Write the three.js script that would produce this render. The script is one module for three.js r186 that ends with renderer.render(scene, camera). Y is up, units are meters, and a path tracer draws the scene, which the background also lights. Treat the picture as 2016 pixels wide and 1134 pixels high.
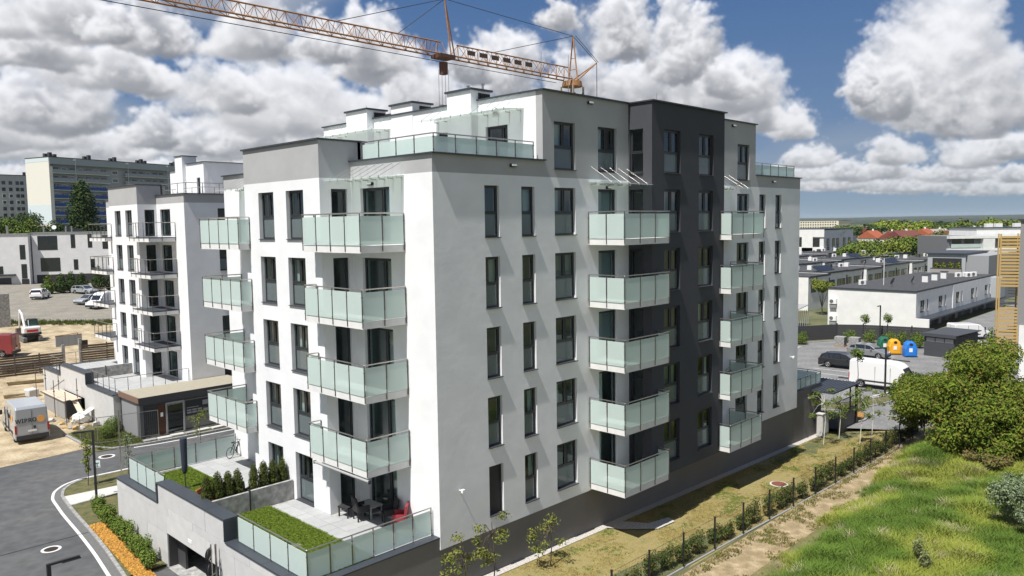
import * as THREE from 'three';
import { mergeGeometries } from 'three/addons/utils/BufferGeometryUtils.js';
import { ImprovedNoise } from 'three/addons/math/ImprovedNoise.js';
import { FontLoader } from 'three/addons/loaders/FontLoader.js';
import { TextGeometry } from 'three/addons/geometries/TextGeometry.js';
import { RoundedBoxGeometry } from 'three/addons/geometries/RoundedBoxGeometry.js';

// ---------- camera, sky, sun, exposure ----------
const scene = new THREE.Scene();
const camera = new THREE.PerspectiveCamera(40.39, 16 / 9, 0.3, 20000);
{
  const yaw = THREE.MathUtils.degToRad(45.49), pitch = THREE.MathUtils.degToRad(-4.723), roll = THREE.MathUtils.degToRad(-0.838);
  const d = new THREE.Vector3(Math.sin(yaw) * Math.cos(pitch), Math.sin(pitch), -Math.cos(yaw) * Math.cos(pitch));
  const r = new THREE.Vector3(Math.cos(yaw), 0, Math.sin(yaw)), u = new THREE.Vector3().crossVectors(r, d);
  const r2 = r.clone().multiplyScalar(Math.cos(roll)).addScaledVector(u, Math.sin(roll));
  const u2 = u.clone().multiplyScalar(Math.cos(roll)).addScaledVector(r, -Math.sin(roll));
  camera.quaternion.setFromRotationMatrix(new THREE.Matrix4().makeBasis(r2, u2, d.clone().negate()));
  camera.position.set(-19.175, 13.042, 22.985);
}
scene.add(camera);
const renderer = new THREE.WebGLRenderer({ antialias: true });
renderer.toneMapping = THREE.LinearToneMapping;
renderer.toneMappingExposure = 1.4;
renderer.shadowMap.enabled = true;
const sunDir = new THREE.Vector3(-1, 1.92, 0.108).normalize();
const sun = new THREE.DirectionalLight(new THREE.Color(1.0, 0.97, 0.925), 5.0);
sun.position.copy(sunDir).multiplyScalar(150).add(new THREE.Vector3(20, 0, -10));
sun.target.position.set(20, 0, -10);
sun.castShadow = true; sun.shadow.radius = 1; sun.shadow.mapSize.set(4096, 4096);
Object.assign(sun.shadow.camera, { left: -120, right: 120, top: 120, bottom: -120, near: 1, far: 400 });
scene.add(sun, sun.target);

const noiseGen = new ImprovedNoise();
const N3 = (x, y, z) => noiseGen.noise(x, y, z);
function fbm(x, y, z, oct, gain = 0.5) { let a = 1, s = 0, n = 0; for (let i = 0; i < oct; i++) { s += a * N3(x, y, z + i * 7.3); n += a; a *= gain; x *= 2.03; y *= 2.03; } return s / n; }
const smooth = (a, b, x) => { const t = Math.min(1, Math.max(0, (x - a) / (b - a))); return t * t * (3 - 2 * t); };
const lerp = (a, b, t) => a + (b - a) * t;

// the sky: air and cumulus, in azimuth and elevation (degrees), all round
function makeSky() {
  const W = 4096, H = 2048, half = H / 2, data = new Float32Array(W * H * 4), rad = Math.PI / 180;
  // cumulus clouds: [azimuth, elevation of the flat base, elevation of the top, half width], degrees; -44.5 is the middle of the view
  const heaps = [[-74.2, 6.9, 10.7, 4.6], [-77.2, 7.1, 9.7, 3.2], [-68.6, 12.0, 15.1, 2.9], [-71.1, 12.5, 14.4, 2.1], [-75.3, 10.6, 12.5, 4.1], [-59.3, 7.4, 12.2, 7.3], [-63.4, 8.6, 11.5, 3.7], [-68.9, 5.8, 8.3, 2.3], [-54.4, 11.6, 15.8, 3.4], [-57.6, 12.0, 14.7, 2.5], [-50.0, 8.2, 13.0, 5.0], [-44.8, 9.9, 13.9, 3.5], [-47.2, 10.7, 13.3, 2.2], [-72.2, 4.8, 6.6, 3.8], [-76.1, 4.9, 7.2, 3.2], [-65.1, 5.4, 7.3, 3.4], [-61.2, 6.0, 8.4, 3.2], [-56.5, 6.3, 9.6, 4.1], [-52.2, 6.6, 9.2, 3.3], [-40.9, 14.2, 16.3, 1.7], [-36.5, 12.4, 16.9, 2.8], [-32.3, 10.8, 16.3, 2.6], [-30.6, 8.2, 11.9, 5.8], [-35.0, 8.4, 11.9, 3.6], [-26.5, 6.6, 9.5, 3.8], [-28.8, 9.0, 11.2, 2.8], [-40.0, 9.3, 12.2, 3.1], [-24.8, 5.9, 7.9, 2.3], [-15.6, 6.7, 15.8, 5.8], [-19.2, 7.5, 12.2, 2.9], [-20.6, 8.1, 10.8, 1.6], [-15.4, 6.0, 7.9, 4.1], [-23.8, 3.8, 5.1, 2.4], [-18.8, 3.9, 5.7, 2.9], [-14.3, 3.5, 5.2, 2.9], [-12.0, 3.9, 5.6, 2.1], [-20.9, 2.8, 3.9, 4.1], [-15.3, 2.5, 3.5, 3.7], [-11.5, 2.3, 3.2, 2.4], [-22.2, 2.1, 2.9, 3.8], [-17.3, 1.8, 2.6, 4.4], [-12.8, 1.5, 2.3, 3.2], [-25.5, 2.8, 3.8, 2.7], [-69.2, 3.6, 4.7, 3.7], [-74.5, 3.3, 4.3, 3.1], [-64.4, 4.0, 5.2, 3.0], [-76.9, 2.5, 3.4, 2.7], [-71.3, 2.4, 3.3, 2.7]];
  for (const [a, e, t, w] of [[-78, 5.5, 8.5, 6], [-70, 9.5, 12, 5], [-62, 12, 15.5, 4.5], [-74, 12.4, 14.8, 5], [-64, 5.2, 7.6, 5], [-56, 5.4, 8.4, 5], [-50, 5.6, 8.2, 5], [-43.5, 6.6, 9.4, 4.5], [-72, 2.6, 4, 5], [-62, 2.8, 4.3, 5], [-80, 3, 4.6, 5], [-54, 10.8, 13.4, 3.5], [-34, 6.2, 9.6, 4]]) heaps.push([a, e, t, w]);
  let k0 = 77; const rn = () => (k0 = (k0 * 16807) % 2147483647) / 2147483647;
  for (let i = 0; i < 110; i++) { const az = -2 + rn() * 274, eb = 1.6 + Math.pow(rn(), 1.6) * 26, s = .45 + rn() * .9; heaps.push([((az + 180) % 360 + 360) % 360 - 180, eb, eb + (1 + eb * .42) * s, (2 + eb * .55) * s]); }
  const LEV = 1.05, clouds = heaps.map(([az, eb, et, w], i) => {
    const d = LEV / Math.tan(Math.max(1, eb) * rad), a = az * rad, dist = d * 1.02, rx = Math.tan(w * rad) * dist, ry = Math.max(.12, (Math.tan(et * rad) * dist - LEV)) * .92;
    return { x: Math.cos(a) * dist, z: Math.sin(a) * dist, rx, rz: rx * .8, ry, dist, az, w: w * 1.75 + .6, lo: eb - .9 - (et - eb) * .12, hi: et + (et - eb) * .55 + .5, s: i * 3.7, f: 1.25 / Math.min(rx, ry * 1.5) };
  }).sort((p, q) => p.dist - q.dist);
  const S = sunDir;
  const density = (c, px, py, pz, oct) => {
    const qx = (px - c.x) / c.rx, qy = (py - LEV) / c.ry, qz = (pz - c.z) / c.rz, up = qy < 0 ? qy * 4.2 : qy, r = Math.sqrt(qx * qx + up * up + qz * qz);
    if (r > 1.6) return -1;
    const f = c.f; let n = 0, am = .5, g = f, t = 0;
    for (let o = 0; o < oct; o++) { n += am * (o < 1 ? N3(px * g + c.s, py * g, pz * g) * 1.5 : Math.abs(N3(px * g + c.s, py * g * 1.1, pz * g)) * 2 - .45); t += am; am *= .62; g *= 2.13; }
    return .92 - r + n / t * .95;
  };
  const band = new Float32Array(W * half);
  function shade(az, el, out) {
    const ce = Math.cos(el * rad), dx = Math.cos(az * rad) * ce, dy = Math.sin(el * rad), dz = Math.sin(az * rad) * ce;
    let T = 1, r = 0, g = 0, b = 0;
    for (const c of clouds) {
      let da = az - c.az; if (da > 180) da -= 360; else if (da < -180) da += 360; if (Math.abs(da) > c.w || el < c.lo || el > c.hi) continue;
      const ox = -c.x / c.rx, oy = -LEV / c.ry, oz = -c.z / c.rz, vx = dx / c.rx, vy = dy / c.ry, vz = dz / c.rz, A = vx * vx + vy * vy + vz * vz, Bq = ox * vx + oy * vy + oz * vz, C = ox * ox + oy * oy + oz * oz - 2.4, D = Bq * Bq - A * C; if (D <= 0) continue;
      const sq = Math.sqrt(D), t0 = (-Bq - sq) / A, t1 = (-Bq + sq) / A, n = 22, st = (t1 - t0) / n, ext = 7.5 / Math.min(c.rx, c.ry * 1.6), ls = Math.min(c.rx, c.ry * 1.4) * .16, haze = 1 - Math.exp(-c.dist / 42);
      for (let k = 0; k < n && T > .02; k++) {
        const t = t0 + (k + .5) * st, x = dx * t, y = dy * t, z = dz * t; let d = density(c, x, y, z, 1); if (d < -.45) continue; d = density(c, x, y, z, 6); if (d <= 0) continue;
        const op = 1 - Math.exp(-Math.min(1, d * d * 5 + d * .9) * ext * st * 1.35);
        let od = 0; for (let q = 1; q <= 4; q++) { const l = ls * q * (.6 + q * .28), e = density(c, x + S.x * l, y + S.y * l, z + S.z * l, 2); if (e > 0) od += Math.min(1, e * 2.4) * ls * ext * .42; }
        const up = Math.max(0, Math.min(1, (y - LEV) / c.ry)), direct = Math.exp(-od * 1.5) * .95 + Math.exp(-od * .3) * .16, amb = .24 + .26 * up;
        const w = T * op; let cr = direct * 1.02 + amb * .93, cg = direct * 1.0 + amb * 1.0, cb = direct * .98 + amb * 1.2;
        cr = lerp(cr, .50, haze * .8); cg = lerp(cg, .58, haze * .8); cb = lerp(cb, .65, haze * .8);
        r += w * cr; g += w * cg; b += w * cb; T *= 1 - op;
      }
    }
    // thin high veil
    const v = fbm(dx * 3.1 + 4, dy * 8, dz * 3.1, 4) * 1.6, left = smooth(-40, -78, az) * smooth(-150, -100, az), veil = smooth(.05, .7, v + left * .5) * .6 * smooth(1, 5, el);
    out[0] = r + T * veil * .74; out[1] = g + T * veil * .77; out[2] = b + T * veil * .8; out[3] = T * (1 - veil);
  }
  // fine where a 67 degree wide view looks first, coarser (and interpolated) all round the rest
  const acc = new Float32Array(W * half * 4), o4 = [0, 0, 0, 0], i0 = Math.floor((-82 + 180) / 360 * W), i1 = Math.ceil((-5 + 180) / 360 * W), jt = Math.ceil(22 / 90 * half), q = 8;
  const cw = W / q, ch = half / q, coarse = new Float32Array(cw * ch * 4);
  for (let j = 0; j < ch; j++) for (let i = 0; i < cw; i++) { shade((i + .5) * q / W * 360 - 180, (j + .5) * q / half * 90, o4); coarse.set(o4, (j * cw + i) * 4); }
  for (let j = 0; j < half; j++) for (let i = 0; i < W; i++) {
    const k = (j * W + i) * 4;
    if (i >= i0 && i < i1 && j < jt) { shade((i + .5) / W * 360 - 180, (j + .5) / half * 90, o4); acc.set(o4, k); continue; }
    const u = (i + .5) / q - .5, v = Math.max(0, Math.min(ch - 1.001, (j + .5) / q - .5)), iu = Math.floor(u), iv = Math.floor(v), fu = u - iu, fv = v - iv;
    for (let c = 0; c < 4; c++) { const G0 = (a, b) => coarse[(b * cw + ((a + cw) % cw)) * 4 + c]; acc[k + c] = lerp(lerp(G0(iu, iv), G0(iu + 1, iv), fu), lerp(G0(iu, iv + 1), G0(iu + 1, iv + 1), fu), fv); }
  }
  for (let j = 0; j < half; j++) {
    const el = (j + 0.5) / half * 90, hz = Math.exp(-el / 5.4), zz = smooth(0, 30, el);
    const air = [lerp(.16, .05, zz) + hz * .27, lerp(.31, .16, zz) + hz * .25, lerp(.60, .44, zz) + hz * .08], low = smooth(.1, 1.2, el);
    for (let i = 0; i < W; i++) { const k = (j * W + i) * 4, m = ((half + j) * W + i) * 4; for (let c = 0; c < 3; c++) data[m + c] = lerp(air[c], air[c] * acc[k + 3] + acc[k + c], low); data[m + 3] = 1; }
  }
  for (let j = 0; j < half; j++) for (let i = 0; i < W; i++) { const k = (j * W + i) * 4; data[k] = .2; data[k + 1] = .21; data[k + 2] = .2; data[k + 3] = 1; }
  const t = new THREE.DataTexture(data, W, H, THREE.RGBAFormat, THREE.FloatType);
  t.mapping = THREE.EquirectangularReflectionMapping; t.magFilter = t.minFilter = THREE.LinearFilter; t.colorSpace = THREE.LinearSRGBColorSpace; t.needsUpdate = true;
  return t;
}
const skyTexture = makeSky();
scene.background = skyTexture; scene.environment = skyTexture;
scene.backgroundIntensity = scene.environmentIntensity = 0.5;

// ---------- helpers ----------
let seed = 20240611;
const rnd = () => { seed |= 0; seed = seed + 0x6D2B79F5 | 0; let t = Math.imul(seed ^ seed >>> 15, 1 | seed); t = t + Math.imul(t ^ t >>> 7, 61 | t) ^ t; return ((t ^ t >>> 14) >>> 0) / 4294967296; };
const rr = (a, b) => a + (b - a) * rnd();
const taken = {};
const numbered = (n) => { const k = taken[n] = (taken[n] ?? -1) + 1; return k ? n + '_' + String(k).padStart(3, '0') : n; };
const V = (x, y, z) => new THREE.Vector3(x, y, z);

function texNoise(size, fn, srgb) {
  const d = new Uint8Array(size * size * 4);
  for (let j = 0; j < size; j++) for (let i = 0; i < size; i++) { const v = fn(i / size, j / size), k = (j * size + i) * 4; for (let q = 0; q < 3; q++) d[k + q] = Math.max(0, Math.min(255, Math.round((Array.isArray(v) ? v[q] : v) * 255))); d[k + 3] = 255; }
  const t = new THREE.DataTexture(d, size, size); t.wrapS = t.wrapT = THREE.RepeatWrapping; t.magFilter = THREE.LinearFilter; t.minFilter = THREE.LinearMipmapLinearFilter; t.generateMipmaps = true;
  if (srgb) t.colorSpace = THREE.SRGBColorSpace; t.needsUpdate = true; return t;
}
// noise that tiles: gradient noise on a lattice that wraps
const perm = new Uint8Array(512); { let k = 12345; for (let i = 0; i < 256; i++) perm[i] = i; for (let i = 255; i > 0; i--) { k = (k * 1103515245 + 12345) & 0x7fffffff; const j = k % (i + 1), t = perm[i]; perm[i] = perm[j]; perm[j] = t; } for (let i = 0; i < 256; i++) perm[i + 256] = perm[i]; }
const gradX = [], gradY = []; for (let i = 0; i < 256; i++) { gradX.push(Math.cos(i * 2.39996)); gradY.push(Math.sin(i * 2.39996)); }
function pn(x, y, per, s) {
  const xi = Math.floor(x), yi = Math.floor(y), fx = x - xi, fy = y - yi, u = fx * fx * fx * (fx * (fx * 6 - 15) + 10), v = fy * fy * fy * (fy * (fy * 6 - 15) + 10);
  const x0 = xi % per, x1 = (xi + 1) % per, y0 = yi % per, y1 = (yi + 1) % per, h = (a, b) => perm[(perm[(a + s) & 255] + b) & 255];
  const a = h(x0, y0), b = h(x1, y0), c = h(x0, y1), d = h(x1, y1);
  return lerp(lerp(gradX[a] * fx + gradY[a] * fy, gradX[b] * (fx - 1) + gradY[b] * fy, u), lerp(gradX[c] * fx + gradY[c] * (fy - 1), gradX[d] * (fx - 1) + gradY[d] * (fy - 1), u), v) * 1.3;
}
const tileN = (x, y, f, z, oct = 4) => { let a = 1, n = 0, t = 0, p = Math.round(f), s = Math.round(z * 10); for (let i = 0; i < oct && p < 240; i++) { n += a * pn(x * p, y * p, p, s + i * 17); t += a; a *= .55; p *= 2; } return t ? n / t : 0; };
const withRepeat = (t, m) => { const c = t.clone(); c.repeat.set(1 / m, 1 / m); c.needsUpdate = true; return c; };
const bumpCoarse = texNoise(512, (u, v) => .5 + tileN(u, v, 9, 1.3, 3) * .75 + tileN(u, v, 60, 5.1, 3) * .16);
const bumpFine = texNoise(256, (u, v) => .5 + tileN(u, v, 24, 2.2, 4) * .8);
const mottle = texNoise(512, (u, v) => .975 + tileN(u, v, 5, 8.8, 6) * .055, true);
const mottleStrong = texNoise(512, (u, v) => { const n = tileN(u, v, 8, 3.8, 7, .6); return .86 + n * .34; }, true);

const lin = (r, g, b) => new THREE.Color().setRGB(r, g, b);
const std = (c, rough = .8, o = {}) => new THREE.MeshStandardMaterial({ color: Array.isArray(c) ? lin(...c) : lin(c, c, c), roughness: rough, ...o });
const phy = (c, rough, o) => new THREE.MeshPhysicalMaterial({ color: Array.isArray(c) ? lin(...c) : lin(c, c, c), roughness: rough, ...o });
const stucco = (c, b = .0032) => std(c, .92, { bumpMap: withRepeat(bumpCoarse, 3.2), bumpScale: b, map: withRepeat(mottle, 7) });
const M = {
  white: stucco([.785, .79, .80]), grey: stucco([.40, .40, .405]), dark: stucco([.055, .057, .067]), plinth: stucco([.18, .172, .165], .004),
  podium: std([.57, .565, .55], .85, { map: withRepeat(mottle, 2.7), bumpMap: withRepeat(bumpFine, 1.2), bumpScale: .0015 }),
  concrete: std([.42, .415, .40], .88, { map: withRepeat(mottleStrong, 2.3), bumpMap: withRepeat(bumpFine, .8), bumpScale: .002 }),
  coping: std([.050, .058, .070], .5, { metalness: .25 }), frame: std([.028, .030, .034], .45), sill: std([.06, .064, .072], .45, { metalness: .3 }),
  steel: std([.52, .49, .45], .32, { metalness: 1 }), railDark: std([.16, .14, .13], .4, { metalness: .8 }),
  glass: phy([.80, .88, .88], .03, { transmission: 1, thickness: 0, ior: 1.52, specularIntensity: 1 }),
  frosted: phy([.735, .83, .80], .5, { transmission: .5, thickness: 0, ior: 1.5 }),
  frostPane: phy([.40, .47, .48], .1, { transmission: .72, thickness: 0, ior: 1.5 }),
  canopy: phy([.86, .93, .90], .3, { transmission: .62, thickness: 0, ior: 1.5 }),
  clear: phy([.72, .86, .84], .05, { transmission: .95, thickness: 0, ior: 1.5 }),
  slab: std([.72, .715, .70], .85, { map: withRepeat(mottle, 2) }), inside: std([.42, .41, .39], .9), curtain: std([.6, .59, .56], .95), blind: std([.30, .31, .32], .8),
  black: std([.02, .02, .022], .6), rubber: std([.018, .018, .018], .85), lampGlass: std([.85, .85, .82], .4), whiteMetal: std([.78, .78, .77], .4), redPlastic: std([.5, .03, .04], .45), orange: std([.6, .13, .02], .6),
  chrome: std([.7, .7, .7], .2, { metalness: 1 })
};

// every geometry: plain position/normal/uv, uv in metres by the way the face points
function uvm(g) {
  g = g.index ? g.toNonIndexed() : g; const p = g.attributes.position, n = g.attributes.normal, uv = new Float32Array(p.count * 2);
  for (let i = 0; i < p.count; i++) { const ax = Math.abs(n.getX(i)), ay = Math.abs(n.getY(i)), az = Math.abs(n.getZ(i)); let a, b; if (ay >= ax && ay >= az) { a = p.getX(i); b = p.getZ(i); } else if (ax >= az) { a = p.getZ(i); b = p.getY(i); } else { a = p.getX(i); b = p.getY(i); } uv[i * 2] = a; uv[i * 2 + 1] = b; }
  const o = new THREE.BufferGeometry(); o.setAttribute('position', p); o.setAttribute('normal', n); o.setAttribute('uv', new THREE.BufferAttribute(uv, 2)); if (g.attributes.color) o.setAttribute('color', g.attributes.color); return o;
}
const B = (w, h, d, x = 0, y = 0, z = 0) => new THREE.BoxGeometry(w, h, d).translate(x, y, z);                       // by centre
const BB = (x0, x1, y0, y1, z0, z1) => B(Math.abs(x1 - x0), Math.abs(y1 - y0), Math.abs(z1 - z0), (x0 + x1) / 2, (y0 + y1) / 2, (z0 + z1) / 2);
const CY = (r0, r1, h, x = 0, y = 0, z = 0, s = 10) => new THREE.CylinderGeometry(r0, r1, h, s).translate(x, y, z);
function bar(a, b, r, s = 6, r2 = r) { const d = V().subVectors(b, a), l = d.length(), g = new THREE.CylinderGeometry(r2, r, l, s); g.applyQuaternion(new THREE.Quaternion().setFromUnitVectors(V(0, 1, 0), d.normalize())); g.translate((a.x + b.x) / 2, (a.y + b.y) / 2, (a.z + b.z) / 2); return g; }
function merge(list) { return list.length === 1 ? uvm(list[0]) : mergeGeometries(list.map(uvm)); }
function put(name, geos, mat, parent = scene) {
  const m = new THREE.Mesh(Array.isArray(geos) ? merge(geos) : geos.userData.done ? geos : uvm(geos), mat);
  m.name = parent === scene ? numbered(name) : name; m.castShadow = m.receiveShadow = true; parent.add(m); return m;
}
const done = (g) => { g = uvm(g); g.userData.done = true; return g; };
function tag(o, label, category, group, kind) { o.userData = { ...o.userData, label, category }; if (group) o.userData.group = group; if (kind) o.userData.kind = kind; return o; }
function thing(name, label, category, pos = [0, 0, 0], turn = 0, group) { const g = new THREE.Group(); g.name = numbered(name); g.position.set(...pos); g.rotation.y = turn; scene.add(g); return tag(g, label, category, group); }
function struct(name, geos, mat, parent = scene) { const m = put(name, geos, mat, parent); m.userData.kind = 'structure'; return m; }
const cache = {};
const cached = (key, make) => cache[key] ??= done(Array.isArray(make()) ? mergeGeometries(make().map(uvm)) : make());
function plate(pts, holes, t) { const s = new THREE.Shape(pts.map(([a, b]) => new THREE.Vector2(a, b))); for (const h of holes) s.holes.push(new THREE.Path([[h[0], h[2]], [h[0], h[3]], [h[1], h[3]], [h[1], h[2]]].map(([a, b]) => new THREE.Vector2(a, b)))); return new THREE.ExtrudeGeometry(s, { depth: t, bevelEnabled: false }); }
// upright wall facing +Z with its face at z, or facing -X with its face at x; holes [u0,u1,y0,y1]
const wallZ = (x0, x1, y0, y1, z, holes = [], t = .38) => plate([[x0, y0], [x1, y0], [x1, y1], [x0, y1]], holes, t).translate(0, 0, z - t);
const turnX = new THREE.Matrix4().makeBasis(V(0, 0, 1), V(0, 1, 0), V(-1, 0, 0));
const wallX = (z0, z1, y0, y1, x, holes = [], t = .38) => plate([[z0, y0], [z1, y0], [z1, y1], [z0, y1]], holes, t).applyMatrix4(turnX).translate(x + t, 0, 0);
// height of the terrain
function ground(x, z) {
  let y = -2; const u = -z - 45 - .35 * Math.max(x - 15, 0);
  y += 6 * smooth(-2, 200, u) + Math.max(0, Math.min(2.2, u * .03)) * .9;
  const k = smooth(-9, -5, x) * (1 - smooth(38, 44, x)) * (1 - smooth(0, 5, z)) * smooth(-3, -.5, z);
  return y + (.42 - .0215 * x) * k;
}
// ---------- ground sheet and far land ----------
function sheet(x0, x1, z0, z1, nx, nz, lift, f = ground) {
  const g = new THREE.PlaneGeometry(1, 1, nx, nz).rotateX(-Math.PI / 2), p = g.attributes.position;
  for (let i = 0; i < p.count; i++) { const x = lerp(x0, x1, p.getX(i) + .5), z = lerp(z0, z1, p.getZ(i) + .5); p.setXYZ(i, x, f(x, z) + lift, z); }
  g.computeVertexNormals(); return g;
}
// a flat or draped sheet cut to an outline [[x,z],...]
function patch(pts, lift, drape = 0) {
  const s = new THREE.Shape(pts.map(([x, z]) => new THREE.Vector2(x, -z)));
  let g = new THREE.ShapeGeometry(s).rotateX(-Math.PI / 2);
  if (drape) { // subdivide long triangles so that the sheet follows the terrain
    for (let k = 0; k < drape; k++) { g = g.index ? g.toNonIndexed() : g; const p = g.attributes.position, out = []; for (let i = 0; i < p.count; i += 3) { const a = V().fromBufferAttribute(p, i), b = V().fromBufferAttribute(p, i + 1), c = V().fromBufferAttribute(p, i + 2), ab = a.clone().lerp(b, .5), bc = b.clone().lerp(c, .5), ca = c.clone().lerp(a, .5); for (const t of [a, ab, ca, ab, b, bc, ca, bc, c, ab, bc, ca]) out.push(t.x, 0, t.z); } g = new THREE.BufferGeometry(); g.setAttribute('position', new THREE.Float32BufferAttribute(out, 3)); }
  }
  const p = g.attributes.position; for (let i = 0; i < p.count; i++) p.setY(i, (drape ? ground(p.getX(i), p.getZ(i)) : -2) + lift);
  g.computeVertexNormals(); return g;
}

const each = (name, list, mat, parent) => list.map((g) => put(name, [g], mat, parent));
// ---------- windows ----------
// the frame is the window; its panes, sill and curtain are its pieces. Local: x along the wall, y up, z outwards, origin at the middle of the bottom
function windowGeo(w, h, kind) {
  const f = .065, d = .07, parts = [], panes = [];
  const rect = (x0, x1, y0, y1, t = f) => { parts.push(BB(x0, x0 + t, y0, y1, 0, d), BB(x1 - t, x1, y0, y1, 0, d), BB(x0 + t, x1 - t, y1 - t, y1, 0, d), BB(x0 + t, x1 - t, y0, y0 + t, 0, d)); };
  const pane = (x0, x1, y0, y1, frost) => panes.push([x1 - x0, y1 - y0, (x0 + x1) / 2, (y0 + y1) / 2, frost]);
  rect(-w / 2, w / 2, 0, h);
  const a = -w / 2 + f, b = w / 2 - f, y0 = f, y1 = h - f;
  const sash = (x0, x1, q0, q1, frost) => { const s = .05; parts.push(BB(x0, x0 + s, q0, q1, .01, d + .012), BB(x1 - s, x1, q0, q1, .01, d + .012), BB(x0 + s, x1 - s, q1 - s, q1, .01, d + .012), BB(x0 + s, x1 - s, q0, q0 + s, .01, d + .012)); pane(x0 + s, x1 - s, q0 + s, q1 - s, frost); };
  const tr = h * .46;
  if (kind === 'narrow') { parts.push(BB(a, b, tr - .04, tr + .04, 0, d)); sash(a, b, tr + .04, y1); pane(a, b, y0, tr - .04, 1); }
  if (kind === 'double') { parts.push(BB(a, b, tr - .045, tr + .045, 0, d), BB(-.035, .035, tr + .045, y1, 0, d)); sash(a, -.035, tr + .045, y1); sash(.035, b, tr + .045, y1); pane(a, b, y0, tr - .045, 1); }
  if (kind === 'door') sash(a, b, y0, y1);
  if (kind === 'slide') { parts.push(BB(w * .2 - .03, w * .2 + .03, y0, y1, 0, d)); sash(a, w * .2 - .03, y0, y1); sash(w * .2 + .03, b, y0, y1); }
  if (kind === 'fixed') { pane(a, b, y0, y1); }
  if (kind === 'shut') { pane(a, b, y0, y1, 2); }
  return { frame: done(mergeGeometries(parts.map(uvm))), panes };
}
const paneGeo = (w, h) => cached(`pane${w.toFixed(3)}_${h.toFixed(3)}`, () => B(w, h, .012));
function addWindow(parent, facing, u, y, at, w, h, kind, o = {}) {
  const rec = o.recess ?? .2, key = `win${w.toFixed(2)}_${h.toFixed(2)}_${kind}`, g = cache[key] ??= windowGeo(w, h, kind);
  const m = put(kind === 'door' || kind === 'slide' ? 'balcony_door' : 'window', g.frame, M.frame, parent);
  if (facing === 'z') m.position.set(u, y, at - rec); else { m.position.set(at + rec, y, u); m.rotation.y = -Math.PI / 2; }
  for (const [pw, ph, px, py, fr] of g.panes) { const p = put('pane', paneGeo(pw, ph), fr === 2 ? M.black : fr && !o.clear ? M.frostPane : M.glass, m); p.position.set(px, py, .035); }
  if (!o.noSill) { const over = o.over ?? .085, s = put('sill', cached(`sill${w.toFixed(2)}_${over}_${rec}`, () => BB(-w / 2 - .012, w / 2 + .012, -.035, -.004, .03, rec + over)), M.sill, m); s.position.y = 0; }
  if (o.curtain) { const cw = w * o.curtain, n = Math.max(4, Math.round(cw / .09)), pg = cached(`cur${cw.toFixed(2)}_${h.toFixed(2)}`, () => { const g2 = new THREE.PlaneGeometry(cw, h - .1, n * 2, 1), p = g2.attributes.position; for (let i = 0; i < p.count; i++) p.setZ(i, (Math.round((p.getX(i) / cw + .5) * n * 2) % 2) * .05); g2.computeVertexNormals(); return g2; }); const c = put('curtain', pg, o.blind ? M.blind : M.curtain, m); c.position.set((o.side ?? -1) * (w - cw) / 2 * .9, h / 2, -.16); }
  return m;
}

// ---------- railings: posts, panels between them, a handrail; pts = [[x,z],...], div = panels on each run ----------
const postGeo = (h) => cached('post' + h.toFixed(2), () => [CY(.021, .021, h, 0, h / 2, 0, 8), B(.05, .03, .06, 0, h * .2, 0), B(.05, .03, .06, 0, h * .8, 0)]);
function railing(part, pts, div, y0, y1, glass, o = {}) {
  const gb = o.glassBottom ?? y0 + .2, gt = y1 - .11, tubes = [];
  for (let s = 0; s < pts.length - 1; s++) {
    const [ax, az] = pts[s], [bx, bz] = pts[s + 1], L = Math.hypot(bx - ax, bz - az), turn = -Math.atan2(bz - az, bx - ax), n = div[s];
    tubes.push(bar(V(ax, y1, az), V(bx, y1, bz), .026, 8), new THREE.SphereGeometry(.027, 8, 6).translate(bx, y1, bz));
    if (!glass) for (const q of (o.lines ?? [])) tubes.push(bar(V(ax, y0 + q, az), V(bx, y0 + q, bz), .008, 5));
    for (let k = 0; k <= n; k++) {
      if (k === 0 && s > 0) continue;
      const t = k / n, p = put('post', postGeo(y1 - y0), o.postMat ?? M.railDark, part); p.position.set(lerp(ax, bx, t), y0, lerp(az, bz, t)); p.rotation.y = turn;
      if (k < n && glass) { /* panels below */ }
    }
    if (glass) for (let k = 0; k < n; k++) { const t = (k + .5) / n, w = L / n - .075; if (w < .12) continue; const p = put('glass_panel', cached(`gp${w.toFixed(2)}_${(gt - gb).toFixed(2)}`, () => B(w, gt - gb, .014)), o.mat ?? M.frosted, part); p.position.set(lerp(ax, bx, t), (gt + gb) / 2, lerp(az, bz, t)); p.rotation.y = turn; }
  }
  put('handrail', tubes, o.railMat ?? M.steel, part);
}
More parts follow.
